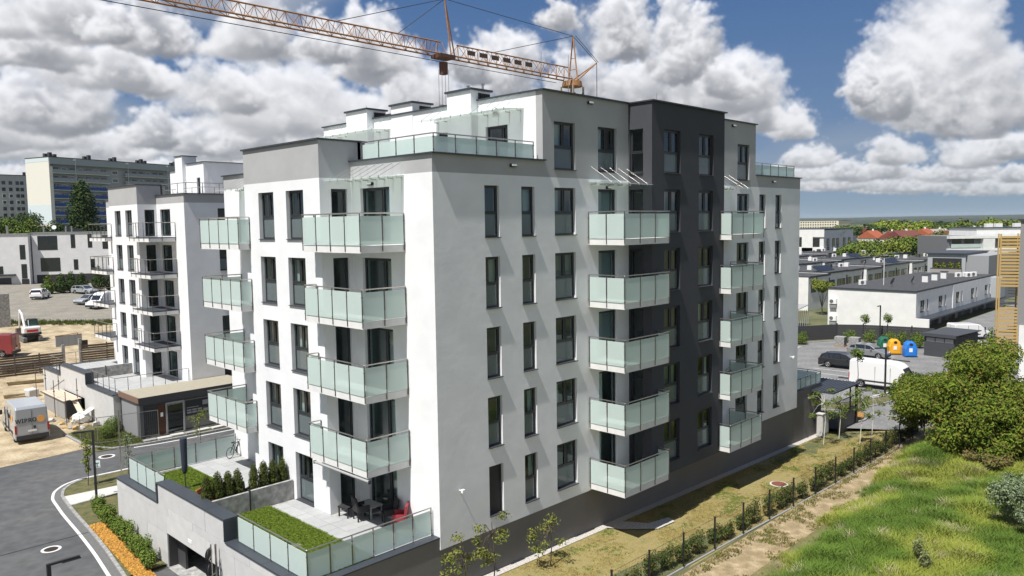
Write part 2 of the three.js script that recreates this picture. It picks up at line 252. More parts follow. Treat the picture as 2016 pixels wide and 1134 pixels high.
// sloping glass canopy on brackets with tie rods; wall line from a to b ([x,z]), going out by [ox,oz]
function canopy(parent, a, b, out, y, n, rod = .62) {
  const [ox, oz] = out, A = V(a[0], y + .1, a[1]), Bv = V(b[0], y + .1, b[1]), O = V(ox, -.12, oz);
  const g = new THREE.BufferGeometry(), q = [A, Bv, Bv.clone().add(O), A.clone().add(O)], up = V(0, .014, 0);
  const P = [...q, ...q.map((v) => v.clone().add(up))], idx = [0, 1, 2, 0, 2, 3, 4, 6, 5, 4, 7, 6, 0, 4, 5, 0, 5, 1, 1, 5, 6, 1, 6, 2, 2, 6, 7, 2, 7, 3, 3, 7, 4, 3, 4, 0];
  g.setAttribute('position', new THREE.Float32BufferAttribute(P.flatMap((v) => [v.x, v.y, v.z]), 3)); g.setIndex(idx); const gg = g.toNonIndexed(); gg.computeVertexNormals();
  const c = put('glass_canopy', gg, M.canopy, parent);
  for (let i = 0; i < n; i++) {
    const t = (i + .25) / (n - .5), w = A.clone().lerp(Bv, t), f = w.clone().add(O.clone().multiplyScalar(.86));
    put('tie_rod', [bar(w.clone().add(V(ox * .015, rod, oz * .015)), f.clone().add(V(0, .03, 0)), .008, 6), bar(f.clone().add(V(0, -.05, 0)), f.clone().add(V(0, .06, 0)), .02, 6)], M.steel, c);
    put('bracket', [bar(w.clone().add(V(0, -.1, 0)), w.clone().add(V(ox * .2, -.1, oz * .2)), .028, 6), bar(w.clone().add(V(ox * .2, -.1, oz * .2)), w.clone().add(V(ox * .2, -.0, oz * .2)), .012, 5)], M.steel, c);
  }
  return c;
}

// ---------- the apartment block; origin at its near corner, x along the shaded front, -z along the sunny front ----------
const H = 2.9, FL = (k) => .8 + H * (k - 1), YT = (k) => 2.99 + H * (k - 1), YB = (k) => .9 + H * (k - 1);
const YG = 15.03, YP = 15.72, YR = 18.74, YW = .29, LEN = 31.64, DEP = 17.2, XB = -1.53, Z1 = -5.4, Z2 = -11.9;
function apartment(pos, label, o) {
  const T = thing('apartment_building', label, 'building', pos);
  const colsB = [[2.7, 3.53, 'narrow'], [4.85, 5.67, 'narrow'], [6.97, 8.4, 'double'], [10.06, 11.5, 'door'], [20.14, 21.58, 'door'], [23.22, 24.66, 'double'], [25.97, 26.79, 'narrow'], [28.11, 28.94, 'narrow']].filter((c) => !o.simple || c[0] < 5);
  const colsA = [[-10.58, -9.21], [-8.12, -6.69]], dk = [[13.51, 14.95], [16.69, 18.13]];
  const cur = () => { const r = rnd(); return r < .5 ? { curtain: rr(.25, .5), side: r < .25 ? -1 : 1 } : r < .6 ? { curtain: .96, blind: 1 } : {}; };
  const hB = (k) => colsB.filter((c) => k < 6 || (c[0] > 6.5 && c[0] < 25.5 && c[0] !== 20.14)).map((c) => [c[0], c[1], (c[2] === 'door' && k < 6 ? FL(k) + .04 : YB(k)) - .035, YT(k)]);
  const holesB = [1, 2, 3, 4, 5].flatMap(hB);
  // shaded front: white lower walls either side of the dark bay, grey band over them, grey top storey
  const all = (x0, x1) => holesB.filter((h) => h[0] > x0 && h[1] < x1);
  if (!o.simple) {
    each('wall', [wallZ(0, 12.46, YW, YG, 0, all(0, 12.4)), wallZ(19.27, LEN, YW, YG, 0, all(19.3, LEN))], M.white, T);
    each('upper_wall', [plate([[0, YG], [12.46, YG], [12.46, YR], [6.23, YR], [6.23, YP], [0, YP]], hB(6).filter((h) => h[1] < 12), .38).translate(0, 0, -.38), plate([[19.27, YG], [LEN, YG], [LEN, YP], [25.43, YP], [25.43, YR], [19.27, YR]], hB(6).filter((h) => h[0] > 19.3), .38).translate(0, 0, -.38)], M.grey, T);
    // dark bay
    const dh = []; for (let k = 1; k <= 6; k++) for (const [a, b] of dk) dh.push([a, b, YB(k) - .035, YT(k)]);
    const sh = []; for (let k = 1; k <= 6; k++) sh.push([.06, .86, (k < 6 ? FL(k) + .04 : YB(k)) - .035, YT(k)]);
    put('dark_bay', [wallZ(12.46, 19.27, YW, YR, 1.37, dh), wallX(-.38, .99, YW, YR, 12.46, sh.map((s) => [s[0], s[1], s[2], s[3]]), .38), BB(18.89, 19.27, YW, YR, -.38, .99), BB(12.85, 18.88, YW, YW + .2, -.1, .98)], M.dark, T);
    for (let k = 1; k <= 6; k++) { for (const [a, b] of dk) addWindow(T, 'z', (a + b) / 2, YB(k), 1.37, b - a, YT(k) - YB(k), 'double', cur()); addWindow(T, 'x', .46, k < 6 ? FL(k) + .04 : YB(k), 12.46, .8, YT(k) - (k < 6 ? FL(k) + .04 : YB(k)), k < 6 ? 'door' : 'narrow', { noSill: k < 6, clear: 1 }); }
    each('roof_coping', [BB(12.38, 19.35, YR, YR + .06, -.45, 1.5)], M.coping, T);
  } else {
    each('wall', [wallZ(0, LEN, YW, YG, 0, holesB)], M.white, T);
    each('upper_wall', [wallZ(0, LEN, YG, YP, 0)], M.grey, T);
  }
  for (let k = 1; k <= 6; k++) for (const c of colsB) {
    if (k === 6 && (o.simple || !(c[0] > 6.5 && c[0] < 25.5 && c[0] !== 20.14))) continue;
    const door = c[2] === 'door' && k < 6, y = door ? FL(k) + .04 : YB(k);
    addWindow(T, 'z', (c[0] + c[1]) / 2, y, 0, c[1] - c[0], YT(k) - y, door ? 'door' : c[2] === 'door' ? 'double' : k === 1 && c[0] === 2.7 ? 'shut' : c[2], { ...(o.dark ? {} : cur()), noSill: door, over: .09 });
  }
  // sunny front: pier and recess wall at x = 0, bay standing out at XB
  const slide = (k) => [-4.7, -2.7, FL(k) + .04 - .035, YT(k)], far = (k) => [-14.6, -12.6, FL(k) + .04 - .035, YT(k)];
  const K = [1, 2, 3, 4, 5];
  each('wall', [wallX(Z1, -.38, YW - .6, YG, 0, K.map(slide)), wallX(-DEP, Z2, YW - .6, YG, 0, K.map(far))], M.white, T);
  each('upper_wall', [wallX(Z1, -.38, YG, YP, 0), wallX(-DEP, Z2, YG, YP, 0)], M.grey, T);
  const bh = K.flatMap((k) => colsA.map(([a, b]) => [a, b, (k === 1 ? FL(1) + .03 : YB(k)) - .035, YT(k)]));
  put('bay_wall', [wallX(Z2, Z1, YW - .6, YG, XB, bh), wallZ(XB + .38, 0, YW - .6, YG, Z1, K.map((k) => [-.98, -.18, FL(k) + .005, YT(k)]), .38), BB(XB + .38, 0, YW - .6, YG, Z2, Z2 + .38)], M.white, T);
  put('bay_upper_wall', [wallX(Z2, Z1, YG, 16.58, XB), wallZ(XB + .38, .55, YG, 16.58, Z1), BB(XB + .38, .55, YG, 16.58, Z2, Z2 + .38), BB(.4, .78, YG, 16.58, Z2, Z1)], M.grey, T);
  each('roof_coping', [BB(XB - .09, .86, 16.58, 16.65, Z2 - .08, Z1 + .09)], M.coping, T);
  for (const k of K) {
    for (const [a, b] of colsA) { const y = k === 1 ? FL(1) + .03 : YB(k); addWindow(T, 'x', (a + b) / 2, y, XB, b - a, YT(k) - y, 'double', { ...cur(), over: .06, recess: .25 }); }
    for (const f of [slide, far]) { const h = f(k); addWindow(T, 'x', (h[0] + h[1]) / 2, h[2] + .035, 0, h[1] - h[0], h[3] - h[2] - .035, 'slide', { noSill: 1, curtain: .3, side: 1 }); }
    addWindow(T, 'z', -.58, FL(k) + .04, Z1, .8, YT(k) - FL(k) - .04, 'door', { noSill: 1 });
  }
  // copings on the low roof edge
  each('roof_coping', [BB(-.1, .42, YP, YP + .055, Z1 + .002, .14), BB(.42, o.simple ? LEN : 6.32, YP, YP + .055, -.45, .14), ...(o.simple ? [] : [BB(25.5, LEN + .1, YP, YP + .055, -.45, .1)])], M.coping, T);
  each('roof_coping', [BB(-.1, .42, YP, YP + .055, -DEP - .1, Z2 - .082)], M.coping, T);
  // back and far walls, roof deck, storeys inside
  each('rear_wall', [BB(.39, LEN, YW, YP, -DEP, -DEP + .38), BB(LEN - .38, LEN, YW, YP, -DEP + .39, -.39)], M.white, T);
  put('roof_deck', [BB(.39, LEN - .39, YG - .15, YG + .1, -DEP + .39, -.39), BB(XB + .39, .385, YG + .6, YG + .8, Z2 + .39, Z1 - .39)], M.concrete, T);
  for (const k of [1, 2, 3, 4, 5]) put('floor_slab', [BB(.39, LEN - .4, FL(k) - .3, FL(k), -DEP + .4, -.39), BB(XB + .39, .385, FL(k) - .3, FL(k), Z2 + .39, Z1 - .39), ...(o.simple ? [] : [BB(12.85, 18.88, FL(k) - .3, FL(k), -.385, .98)])], M.inside, T);
  each('inner_wall', [BB(5.2, LEN - 1, YW, YG - .2, -5, -4.8), BB(5, 5.19, YW, YG - .2, -DEP + .5, -5), ...[12.6, 19.2, 6.3, 9.3, 22.4, 4.2, 25.3, 27.4].map((x) => BB(x - .06, x + .06, YW, YG - .2, -4.75, -.4)), ...[-8.65, -5.2, -12.2].map((z) => BB(.4, 4.9, YW, YG - .2, z - .06, z + .06))], M.inside, T);
  // plinth
  put('plinth', [BB(.1, LEN - .1, -3, YW - .003, -DEP + .2, -.14)], M.plinth, T);
  // penthouse
  if (!o.simple) {
    const ph = [[-3.55, -2.12, 15.5, YT(6)], [-7.0, -6.2, 15.5, YT(6)]];
    each('penthouse_wall', [wallX(-DEP, -.38, YG, YR, 6.23, ph)], M.white, T);
    each('penthouse_wall', [BB(25.05, 25.43, YG, YR, -DEP + .4, -.385), BB(6.62, 25.04, YG, YR, -DEP, -DEP + .38)], M.white, T);
    put('penthouse_roof', [BB(6.62, 25.04, YR - .3, YR - .1, -DEP + .39, -.39), BB(12.85, 18.88, YR - .3, YR - .1, -.385, .98)], M.concrete, T);
    put('penthouse_floor', [BB(6.62, 25, YG + .101, YG + .2, -DEP + .39, -.39)], M.inside, T);
    each('roof_coping', [BB(6.13, 6.66, YR, YR + .06, -DEP - .08, .14), BB(6.66, 12.378, YR, YR + .06, -.45, .14), BB(19.352, 25.52, YR, YR + .06, -.45, .1), BB(25.0, 25.52, YR, YR + .06, -DEP, -.452)], M.coping, T);
    for (const h of ph) addWindow(T, 'x', (h[0] + h[1]) / 2, h[2] + .035, 6.23, h[1] - h[0], h[3] - h[2] - .035, 'slide', { noSill: 1 });
    for (const [z0, z1, x0] of [[-5.73, -4.05, 5.8], [-10.67, -8.88, 6.2], [-14.22, -12.27, 5.8]]) {
      const c = put('chimney', [BB(x0, x0 + 1.25, YG, 19.22, z0, z1)], M.white, T);
      put('chimney_cap', [BB(x0 - .09, x0 + 1.34, 19.22, 19.31, z0 - .09, z1 + .09)], M.coping, c);
      const v = [BB(x0 + .46, x0 + 1.22, YR - .05, 19.12, z1 - .02, z1 + .012)]; for (let q = 0; q < 6; q++) v.push(BB(x0 + .46 + q * .13, x0 + .50 + q * .13, YR, 19.1, z1 + .012, z1 + .04)); put('vent_grille', v, M.black, c);
    }
    for (const [x, z] of [[6.7, -5.2], [7.0, -4.5], [6.8, -4.3]]) put('vent_pipe', [CY(.05, .05, .3, x, 19.45, z), CY(.09, .09, .06, x, 19.62, z)], M.steel, T);
    for (const [x, z, h] of [[8.4, -2, 2.2], [9.4, -1.2, 2.1], [7, -14, 1.0], [7.1, -9.5, .8], [14, .6, .6], [20, -1, .7]]) put('lightning_rod', [CY(.012, .016, h, x, YR + h / 2, z, 5), CY(.12, .14, .08, x, YR + .02, z, 8)], M.steel, T);
    put('roof_pipe', [bar(V(6.9, 19.0, -12.1), V(6.9, 19.0, -11.2), .05), bar(V(6.9, 19.0, -11.2), V(6.9, 19.25, -11.2), .05)], M.steel, T);
    canopy(T, [6.22, -1.1], [6.22, -7.05], [-1.25, 0], 18.0, 9); canopy(T, [6.22, -10.8], [6.22, -17.0], [-1.25, 0], 18.0, 9);
    canopy(T, [-.01, -1.72], [-.01, -5.38], [-1.3, 0], 14.9, 7, .5); canopy(T, [-.01, -11.95], [-.01, -15.5], [-1.3, 0], 14.9, 6, .5);
    canopy(T, [9.35, .01], [12.44, .01], [0, 1.45], 14.8, 5, .7); canopy(T, [19.3, .01], [22.4, .01], [0, 1.45], 14.8, 5, .7);
    const lampAt = (x, y, z, r) => { const l = put('wall_lamp', [new RoundedBoxGeometry(.34, .13, .13, 2, .03)], M.black, T); l.position.set(x, y, z); l.rotation.y = r; put('lamp_cover', B(.28, .085, .02, 0, .01, .066), M.lampGlass, l); };
    for (const [x, y] of [[9.45, 18.5], [22.67, 18.48], [27.76, 15.4], [4.33, 15.44], [10.8, 14.66]]) lampAt(x, y, .065, 0);
    for (const [y, z, x] of [[14.75, -3.9, 0], [18.2, -2.9, 6.23]]) lampAt(x - .065, y, z, -Math.PI / 2);
    for (const [x, y] of [[1.05, 2.44], [30.6, 3.9]]) { const l = put('wall_lamp', [bar(V(0, 0, 0), V(0, 0, .16), .025), new RoundedBoxGeometry(.15, .16, .12, 2, .03).translate(0, 0, .2)], M.whiteMetal, T); l.position.set(x, y, 0); }
    // roof terrace glass rails
    const r1 = put('terrace_kerb', [BB(.24, 6.1, YG + .1, YP - .05, -.385, -.3)], M.slab, T);
    railing(r1, [[.33, -4.95], [.33, -.28], [5.93, -.28]], [4, 5], YP + .03, 16.53, true, { glassBottom: YP + .09 });
    const r2 = put('terrace_kerb', [BB(25.6, 31.2, YG + .1, YP - .05, -.385, -.3)], M.slab, T);
    railing(r2, [[25.7, -.28], [31.3, -.28], [31.3, -5]], [5, 4], YP + .03, 16.53, true, { glassBottom: YP + .09 });
  } else {
    // the unfinished twin: its top storey stands back from the corner
    const P = (n, g, m) => g.map((q) => put(n, [q], m, T))[0];
    P('penthouse_wall', [wallX(-13.4, -8.2, YG, YR + .2, 5.4, [[-9.7, -9.0, 15.6, 17.6]]), wallX(-16.8, -13.4, YG, YR - .2, 5.9, [[-15.4, -14.6, 15.6, 17.4]]), BB(5.78, 9.4, YG, YR + .2, -8.4, -8.22), BB(9.02, 9.4, YG, YR + .2, -13.4, -8.42), BB(5.8, 9.0, YR - .2, YR + .1, -13.4, -8.45)], M.white);
    P('penthouse_wall', [BB(5.05, 6.4, YG, YR + .95, -13.5, -11.9)], M.white); P('roof_coping', [BB(4.98, 6.5, YR + .95, YR + 1.02, -13.6, -11.82), BB(5.3, 9.5, YR + .2, YR + .26, -11.8, -8.1), BB(5.8, 7, YR - .2, YR - .14, -16.9, -13.62)], M.coping);
    P('doorway', [BB(7.2, 8.6, YG + .1, 17.6, -8.215, -8.16)], M.black); addWindow(T, 'x', -9.35, 15.64, 5.4, .7, 1.96, 'narrow', { clear: 1 }); addWindow(T, 'x', -15.0, 15.64, 5.9, .8, 1.76, 'narrow', { clear: 1 });
    railing(P('terrace_kerb', [BB(5.1, 5.2, YG + .1, YP - .1, -16, -8.5)], M.slab), [[5.1, -16.5], [5.1, -8], [8.5, -8]], [4, 3], YG + .1, 16.7, false, { lines: [.12] });
    P('penthouse_wall', [BB(8.2, 10.2, YG, 19.1, -3.4, -1.2)], M.white); P('roof_coping', [BB(8.1, 10.3, 19.1, 19.16, -3.5, -1.1)], M.coping);
    const kb = P('terrace_kerb', [BB(.24, 6.1, YG + .1, YP - .05, -.385, -.3)], M.slab); railing(kb, [[.33, -4.95], [.33, -.28], [8.5, -.28]], [3, 6], YP + .03, 16.6, false, { postMat: M.railDark, lines: [.12] });
  }
  // balconies
  const bal = (name, boxes, pts, div, k) => {
    const y = FL(k), b = put('balcony', boxes.map(([x0, x1, z0, z1]) => BB(x0, x1, y - .41, y - .13, z0, z1)), M.slab, T); if (name) b.userData.label = name;
    if (o.simple) put('edge_trim', boxes.map(([x0, x1, z0, z1]) => BB(x0 - .01, x1 + .01, y - .12, y - .06, z0 - .01, z1 + .01)), M.coping, b);
    railing(b, pts, div, y - .36, y + 1.11, !o.simple, { glassBottom: y - .11, lines: [.42] });
    return b;
  };
  for (const k of [2, 3, 4, 5]) {
    bal('', [[-2.1, -.002, -5.398, -1.77], [-2.1, XB - .002, -5.83, -5.4]], [[-.05, -1.75], [-2.12, -1.75], [-2.12, -5.85], [XB - .04, -5.85]], [2, 4, 1], k);
    bal('', [[-2.1, -.002, -15.5, Z2 - .002], [-2.1, XB - .002, Z2, -11.5]], [[XB - .04, -11.48], [-2.12, -11.48], [-2.12, -15.52], [-.05, -15.52]], [1, 4, 2], k);
  }
  if (!o.simple) for (const k of K) {
    bal('', [[9.31, 12.44, .002, 2.06], [12.44, 12.87, 1.372, 2.06]], [[9.29, .05], [9.29, 2.08], [12.89, 2.08], [12.89, 1.42]], [2, 3, 1], k);
    bal('', [[19.29, 22.43, .002, 2.06], [18.87, 19.29, 1.372, 2.06]], [[18.85, 1.42], [18.85, 2.08], [22.45, 2.08], [22.45, .05]], [1, 3, 2], k);
  }
  return T;
}
const mainBlock = apartment([0, 0, 0], 'large white and grey apartment block with frosted glass balconies and dark bay', {});
mainBlock.userData.group = undefined; delete mainBlock.userData.group;
const twinBlock = apartment([6.73, 0, -38.2], 'smaller looking white apartment block behind the wooden pavilion, its balcony rails still without glass', { simple: 1, dark: 1 });
// ---------- ground materials ----------
const groundTex = (cols, f, seedz, oct = 6, size = 512) => texNoise(size, (u, v) => { const n = Math.max(0, Math.min(1, .5 + tileN(u, v, f, seedz, oct) * 1.15)), k = n * (cols.length - 1), i = Math.min(cols.length - 2, Math.floor(k)), t = k - i, g = .9 + tileN(u, v, f * 9, seedz + 3, 2) * .35; return [0, 1, 2].map((q) => Math.pow(Math.max(0, lerp(cols[i][q], cols[i + 1][q], t) * g), 1 / 2.2)); }, true);
const gm = (tex, m, rough = .95, bump = .02, bm = 1.5) => new THREE.MeshStandardMaterial({ map: withRepeat(tex, m), roughness: rough, bumpMap: withRepeat(bumpFine, bm), bumpScale: bump });
const G = {
  land: gm(groundTex([[.06, .075, .025], [.10, .11, .04], [.16, .14, .075]], 7, 1.1), 40, 1, .03, 4),
  asphalt: gm(groundTex([[.062, .065, .068], [.076, .079, .081], [.092, .093, .092], [.118, .114, .107]], 3, 2.7, 7), 16, .9, .004, .7),
  asphaltWarm: gm(groundTex([[.19, .175, .14], [.23, .21, .17], [.28, .255, .21]], 5, 3.1), 13, .9, .004, .8),
  asphaltPale: gm(groundTex([[.15, .15, .148], [.19, .188, .183], [.23, .227, .22]], 5, 3.7), 11, .9, .004, .8),
  sand: gm(groundTex([[.26, .20, .12], [.40, .32, .20], [.50, .42, .28]], 6, 4.2), 8, 1, .016, 1.2),
  lawnDry: gm(groundTex([[.17, .165, .045], [.25, .20, .072], [.28, .22, .082], [.22, .195, .06], [.30, .24, .10]], 9, 5.2, 7), 6, 1, .008, .5),
  soil: gm(groundTex([[.22, .165, .085], [.31, .235, .13], [.44, .35, .215]], 8, 6.2, 7), 5, 1, .01, .6),
  lawn: gm(groundTex([[.07, .10, .012], [.10, .145, .02], [.14, .175, .03]], 10, 7.2, 7), 2.4, 1, .006, .35),
  verge: gm(groundTex([[.055, .07, .018], [.11, .105, .035], [.15, .13, .05]], 9, 8.2, 7), 4, 1, .008, .4),
  meadow: gm(groundTex([[.10, .11, .03], [.16, .145, .05], [.22, .175, .085]], 8, 9.2), 7, 1, .015, .8),
  gravel: gm(groundTex([[.30, .28, .25], [.48, .45, .41], [.62, .59, .55]], 24, 2.9, 4), 2, 1, .006, .4),
  kerb: std([.36, .355, .34], .9, { map: withRepeat(mottleStrong, 1.7) }), line: std([.62, .61, .585], .8, { map: withRepeat(mottle, 2.1) }), path: std([.50, .485, .46], .9, { map: withRepeat(mottle, 1.1) }),
  tileA: std([.345, .35, .35], .75, { map: withRepeat(mottle, 1.1) }), tileB: std([.375, .378, .375], .75, { map: withRepeat(mottle, 1.3) })
};
struct('ground', [sheet(-120, 330, -330, 120, 150, 150, 0)], G.land);
{ // the land beyond, in one ring that meets the near sheet's edge
  const g = []; for (const [a, b, c, d] of [[330, 6000, -330, 120], [-120, 6000, -5000, -330], [-120, 6000, 120, 900], [-3000, -120, -5000, 900]]) g.push(sheet(a, b, c, d, 50, 50, -.35));
  for (const q of g) struct('distant_land', [q], G.land);
}
// ---------- left: road, kerbs, verge, sand ----------
const kerbLine = [[-8.5, 6], [-8.2, -8], [-7.72, -12.33], [-7.32, -15.61], [-7.02, -18.77], [-6.76, -22.17], [-6.55, -24.2], [-6.4, -25.4], [-6.0, -26.56], [-5.31, -27.4], [-4.4, -27.8], [-2.62, -27.75], [24, -27.2]];
struct('road', [patch([[-40, 6], [-40, -34.5], [-7.39, -34.5], [-3.9, -34.85], [-2.28, -35.1], [-1.5, -34.4], [-.5, -33.2], [4, -32.6], [24, -32], ...kerbLine.slice().reverse()], .012)], G.asphalt);
function strip(line, off, w, y0, y1, close) { // a band of width w at distance off to the left of the line
  const curve = new THREE.CatmullRomCurve3(line.map(([x, z]) => V(x, 0, z)), false, 'catmullrom', .35), n = 120, L = [], Rr = [];
  for (let i = 0; i <= n; i++) { const p = curve.getPoint(i / n), t = curve.getTangent(i / n); const nx = t.z, nz = -t.x; L.push([p.x + nx * off, p.z + nz * off]); Rr.push([p.x + nx * (off + w), p.z + nz * (off + w)]); }
  const pos = [], q = (a, b, c, d) => pos.push(...a, ...b, ...c, ...a, ...c, ...d);
  for (let i = 0; i < n; i++) { const a = L[i], b = L[i + 1], c = Rr[i + 1], d = Rr[i], P = (v, y) => [v[0], y, v[1]]; q(P(a, y1), P(d, y1), P(c, y1), P(b, y1)); if (y1 - y0 > .02) { q(P(a, y0), P(a, y1), P(b, y1), P(b, y0)); q(P(d, y0), P(c, y0), P(c, y1), P(d, y1)); } }
  const g = new THREE.BufferGeometry(); g.setAttribute('position', new THREE.Float32BufferAttribute(pos, 3)); g.computeVertexNormals(); return g;
}
struct('kerb', [strip(kerbLine, -.13, .16, -2, -1.88)], G.kerb);
struct('gutter', [strip(kerbLine, .04, .3, -2, -1.985)], gm(groundTex([[.12, .12, .118], [.15, .15, .147]], 9, 1.9, 4, 256), 1.5));
struct('road_edge_line', [strip(kerbLine, .36, .15, -2, -1.98)], G.line);
struct('kerb', [strip([[24, -32.2], [4, -32.8], [-.5, -33.4], [-1.45, -34.5], [-1.9, -36], [-2.0, -40]], -.02, .18, -2, -1.86)], G.kerb);
struct('road_edge_line', [strip([[24, -31.9], [4, -32.5], [0.2, -33]], .1, .16, -2, -1.983)], G.line);
struct('verge', [patch([...kerbLine.slice(2), [24, -17.8], [-5.9, -17.8], [-5.9, -11.9], [-7.65, -11.9]], .09)], G.verge);
struct('footpath', [patch([[-6.38, -25.2], [-6.52, -23.3], [-3.9, -23.55], [24, -24.2], [24, -25.6], [-3.6, -24.95]], .105)], G.path);
struct('path_edging', [patch([[-6.5, -23.42], [-6.52, -23.3], [-3.9, -23.55], [24, -24.2], [24, -24.3], [-3.9, -23.66]], .112)], G.kerb);
{ // ochre bark mulch and the bed's shrubs come with the plants; round covers in the road
  for (const [x, z, r, label] of [[-8.98, -17.82, .43, 'round manhole cover in pale ring on the dark road near the street lamp'], [-1.84, -32, .5, 'round manhole cover in pale ring by the pavilion kerb']]) {
    const t = thing('manhole_cover', label, 'manhole cover', [x, -1.988, z]);
    put('ring', [new THREE.RingGeometry(r * .72, r, 40).rotateX(-Math.PI / 2).translate(0, .006, 0)], G.line, t);
    put('lid', [CY(r * .71, r * .71, .01, 0, .003, 0, 32), ...[-.3, -.1, .1, .3].map((k) => B(r * 1.1, .006, .03, 0, .011, k * r))], std([.045, .035, .03], .7, { metalness: .3 }), t);
  }
  tag(put('road_drain', [B(4.1, .012, .06, -9.05, -1.984, -18.75)], M.black), 'dark narrow drain slot running straight across the road', 'drain');
}
struct('sand_lot', [patch([[-40, -34.5], [-7.39, -34.5], [-3.9, -34.85], [-2.28, -35.1], [-1.7, -34.5], [-1.9, -40], [.6, -42], [.7, -57], [38, -57], [38, -66], [30, -88], [6, -100], [-6, -96], [-40, -96]], .025, 5)], G.sand);
struct('tarmac_lot', [patch([[-40, -99], [-6, -99], [6, -102], [14, -96.5], [30, -82], [60, -78], [60, -150], [-40, -150]], .05, 5)], G.asphaltWarm);
struct('grass_strip', [patch([[-2, -33.6], [-.6, -33.3], [1.2, -33.6], [1.3, -37.5], [.6, -38.5], [.5, -42], [-1.9, -40.2], [-1.75, -36]], .05, 2)], G.verge);
// ---------- right: garden, soil, parking ----------
const gardenSheet = (x0, x1, z0, z1, nx, nz, l) => sheet(x0, x1, z0, z1, nx, nz, l);
struct('garden_lawn', [gardenSheet(-8, 36.2, -.3, 5.3, 80, 16, .015), patch([[36.2, .4], [36.9, 1.2], [38.4, 3.4], [39, 5.3], [36.2, 5.3]], .02, 3)], G.lawnDry);
struct('gravel_strip', [gardenSheet(0, 36, -.2, .28, 60, 2, .04), patch([[10.2, .25], [11.4, .25], [12.2, 1.35], [13.6, 1.6], [13.4, 2.1], [12, 2.05], [10.6, .9]], .07, 3)], G.gravel);
struct('soil_path', [gardenSheet(-8, 40, 5.45, 9.6, 60, 6, .03)], G.soil);
const mound = (x, z) => ground(x, z) + smooth(6.6, 10.5, z + .25 * Math.sin(x * .5)) * .35 + Math.exp(-(((x - 30) / 3.2) ** 2 + ((z - 8.2) / 1.8) ** 2)) * .9;
struct('meadow', [sheet(2, 46, 7.6, 22, 60, 30, .0, mound)], G.meadow);
struct('parking_lot', [patch([[36.9, 1.2], [38.6, 4], [46, 9], [115, 9], [135, -3], [135, -9.2], [91, -9.2], [78.6, -7], [78.2, -15.3], [72.5, -18.4], [55, -19], [40, -17], [40, -2.5]], .03)], G.asphaltPale);
{
  struct('driveway', [patch([[-8.6, 5], [-8.15, -8], [-7.75, -11.75], [-5.9, -11.75], [-5.9, 5]], .014)], G.asphalt);
  const mk = (pts) => struct('parking_line', [patch(pts, .04)], G.line);
  const seg = (x0, z0, x1, z1, w = .12) => { const L = Math.hypot(x1 - x0, z1 - z0), nx = -(z1 - z0) / L * w / 2, nz = (x1 - x0) / L * w / 2; mk([[x0 + nx, z0 + nz], [x1 + nx, z1 + nz], [x1 - nx, z1 - nz], [x0 - nx, z0 - nz]]); };
  for (const x of [50.4, 53.6, 55.6, 57.8, 62]) seg(x, -10.2, x, -4.9); for (const x of [65.5, 69.4]) seg(x, -11.5, x, -6.2);
  seg(40.5, -1.6, 48, -1.2); seg(48, -1.2, 60, 1.2); seg(70, -17, 60, -16.3);
  struct('kerb', [strip([[41, -3.4], [44.5, -1.9], [47.6, -.6], [50.4, .2], [49.6, 1.0], [46.6, .6], [43, -.4], [41.5, -1.6], [41, -3.4]], 0, .15, -2, -1.87)], G.kerb);
  struct('grass_island', [patch([[41.2, -3.2], [44.5, -1.8], [47.6, -.5], [50.2, .3], [49.5, .9], [46.6, .5], [43, -.5], [41.6, -1.7]], .09)], G.verge);
  struct('kerb', [strip([[60, -18.5], [66, -18.6], [72, -18.0], [78, -14.8]], 0, .2, -2, -1.86)], G.kerb);
  for (const [x, z] of [[51.2, -6.2], [54.6, -6.4], [58.6, -6.6], [67.3, -5.8]]) tag(put('wheel_stop', [new RoundedBoxGeometry(.16, .12, 1.7, 2, .04).translate(x, -1.92, z + .9)], M.black), x < 53 ? 'black rubber wheel stop in the empty bay nearest the garage roof' : x < 56 ? 'black rubber wheel stop behind the white van roof line' : x < 60 ? 'black rubber wheel stop in front of the black estate car' : 'black rubber wheel stop in front of the grey hatchback', 'wheel stop', 'wheel stops in the parking bays');
}
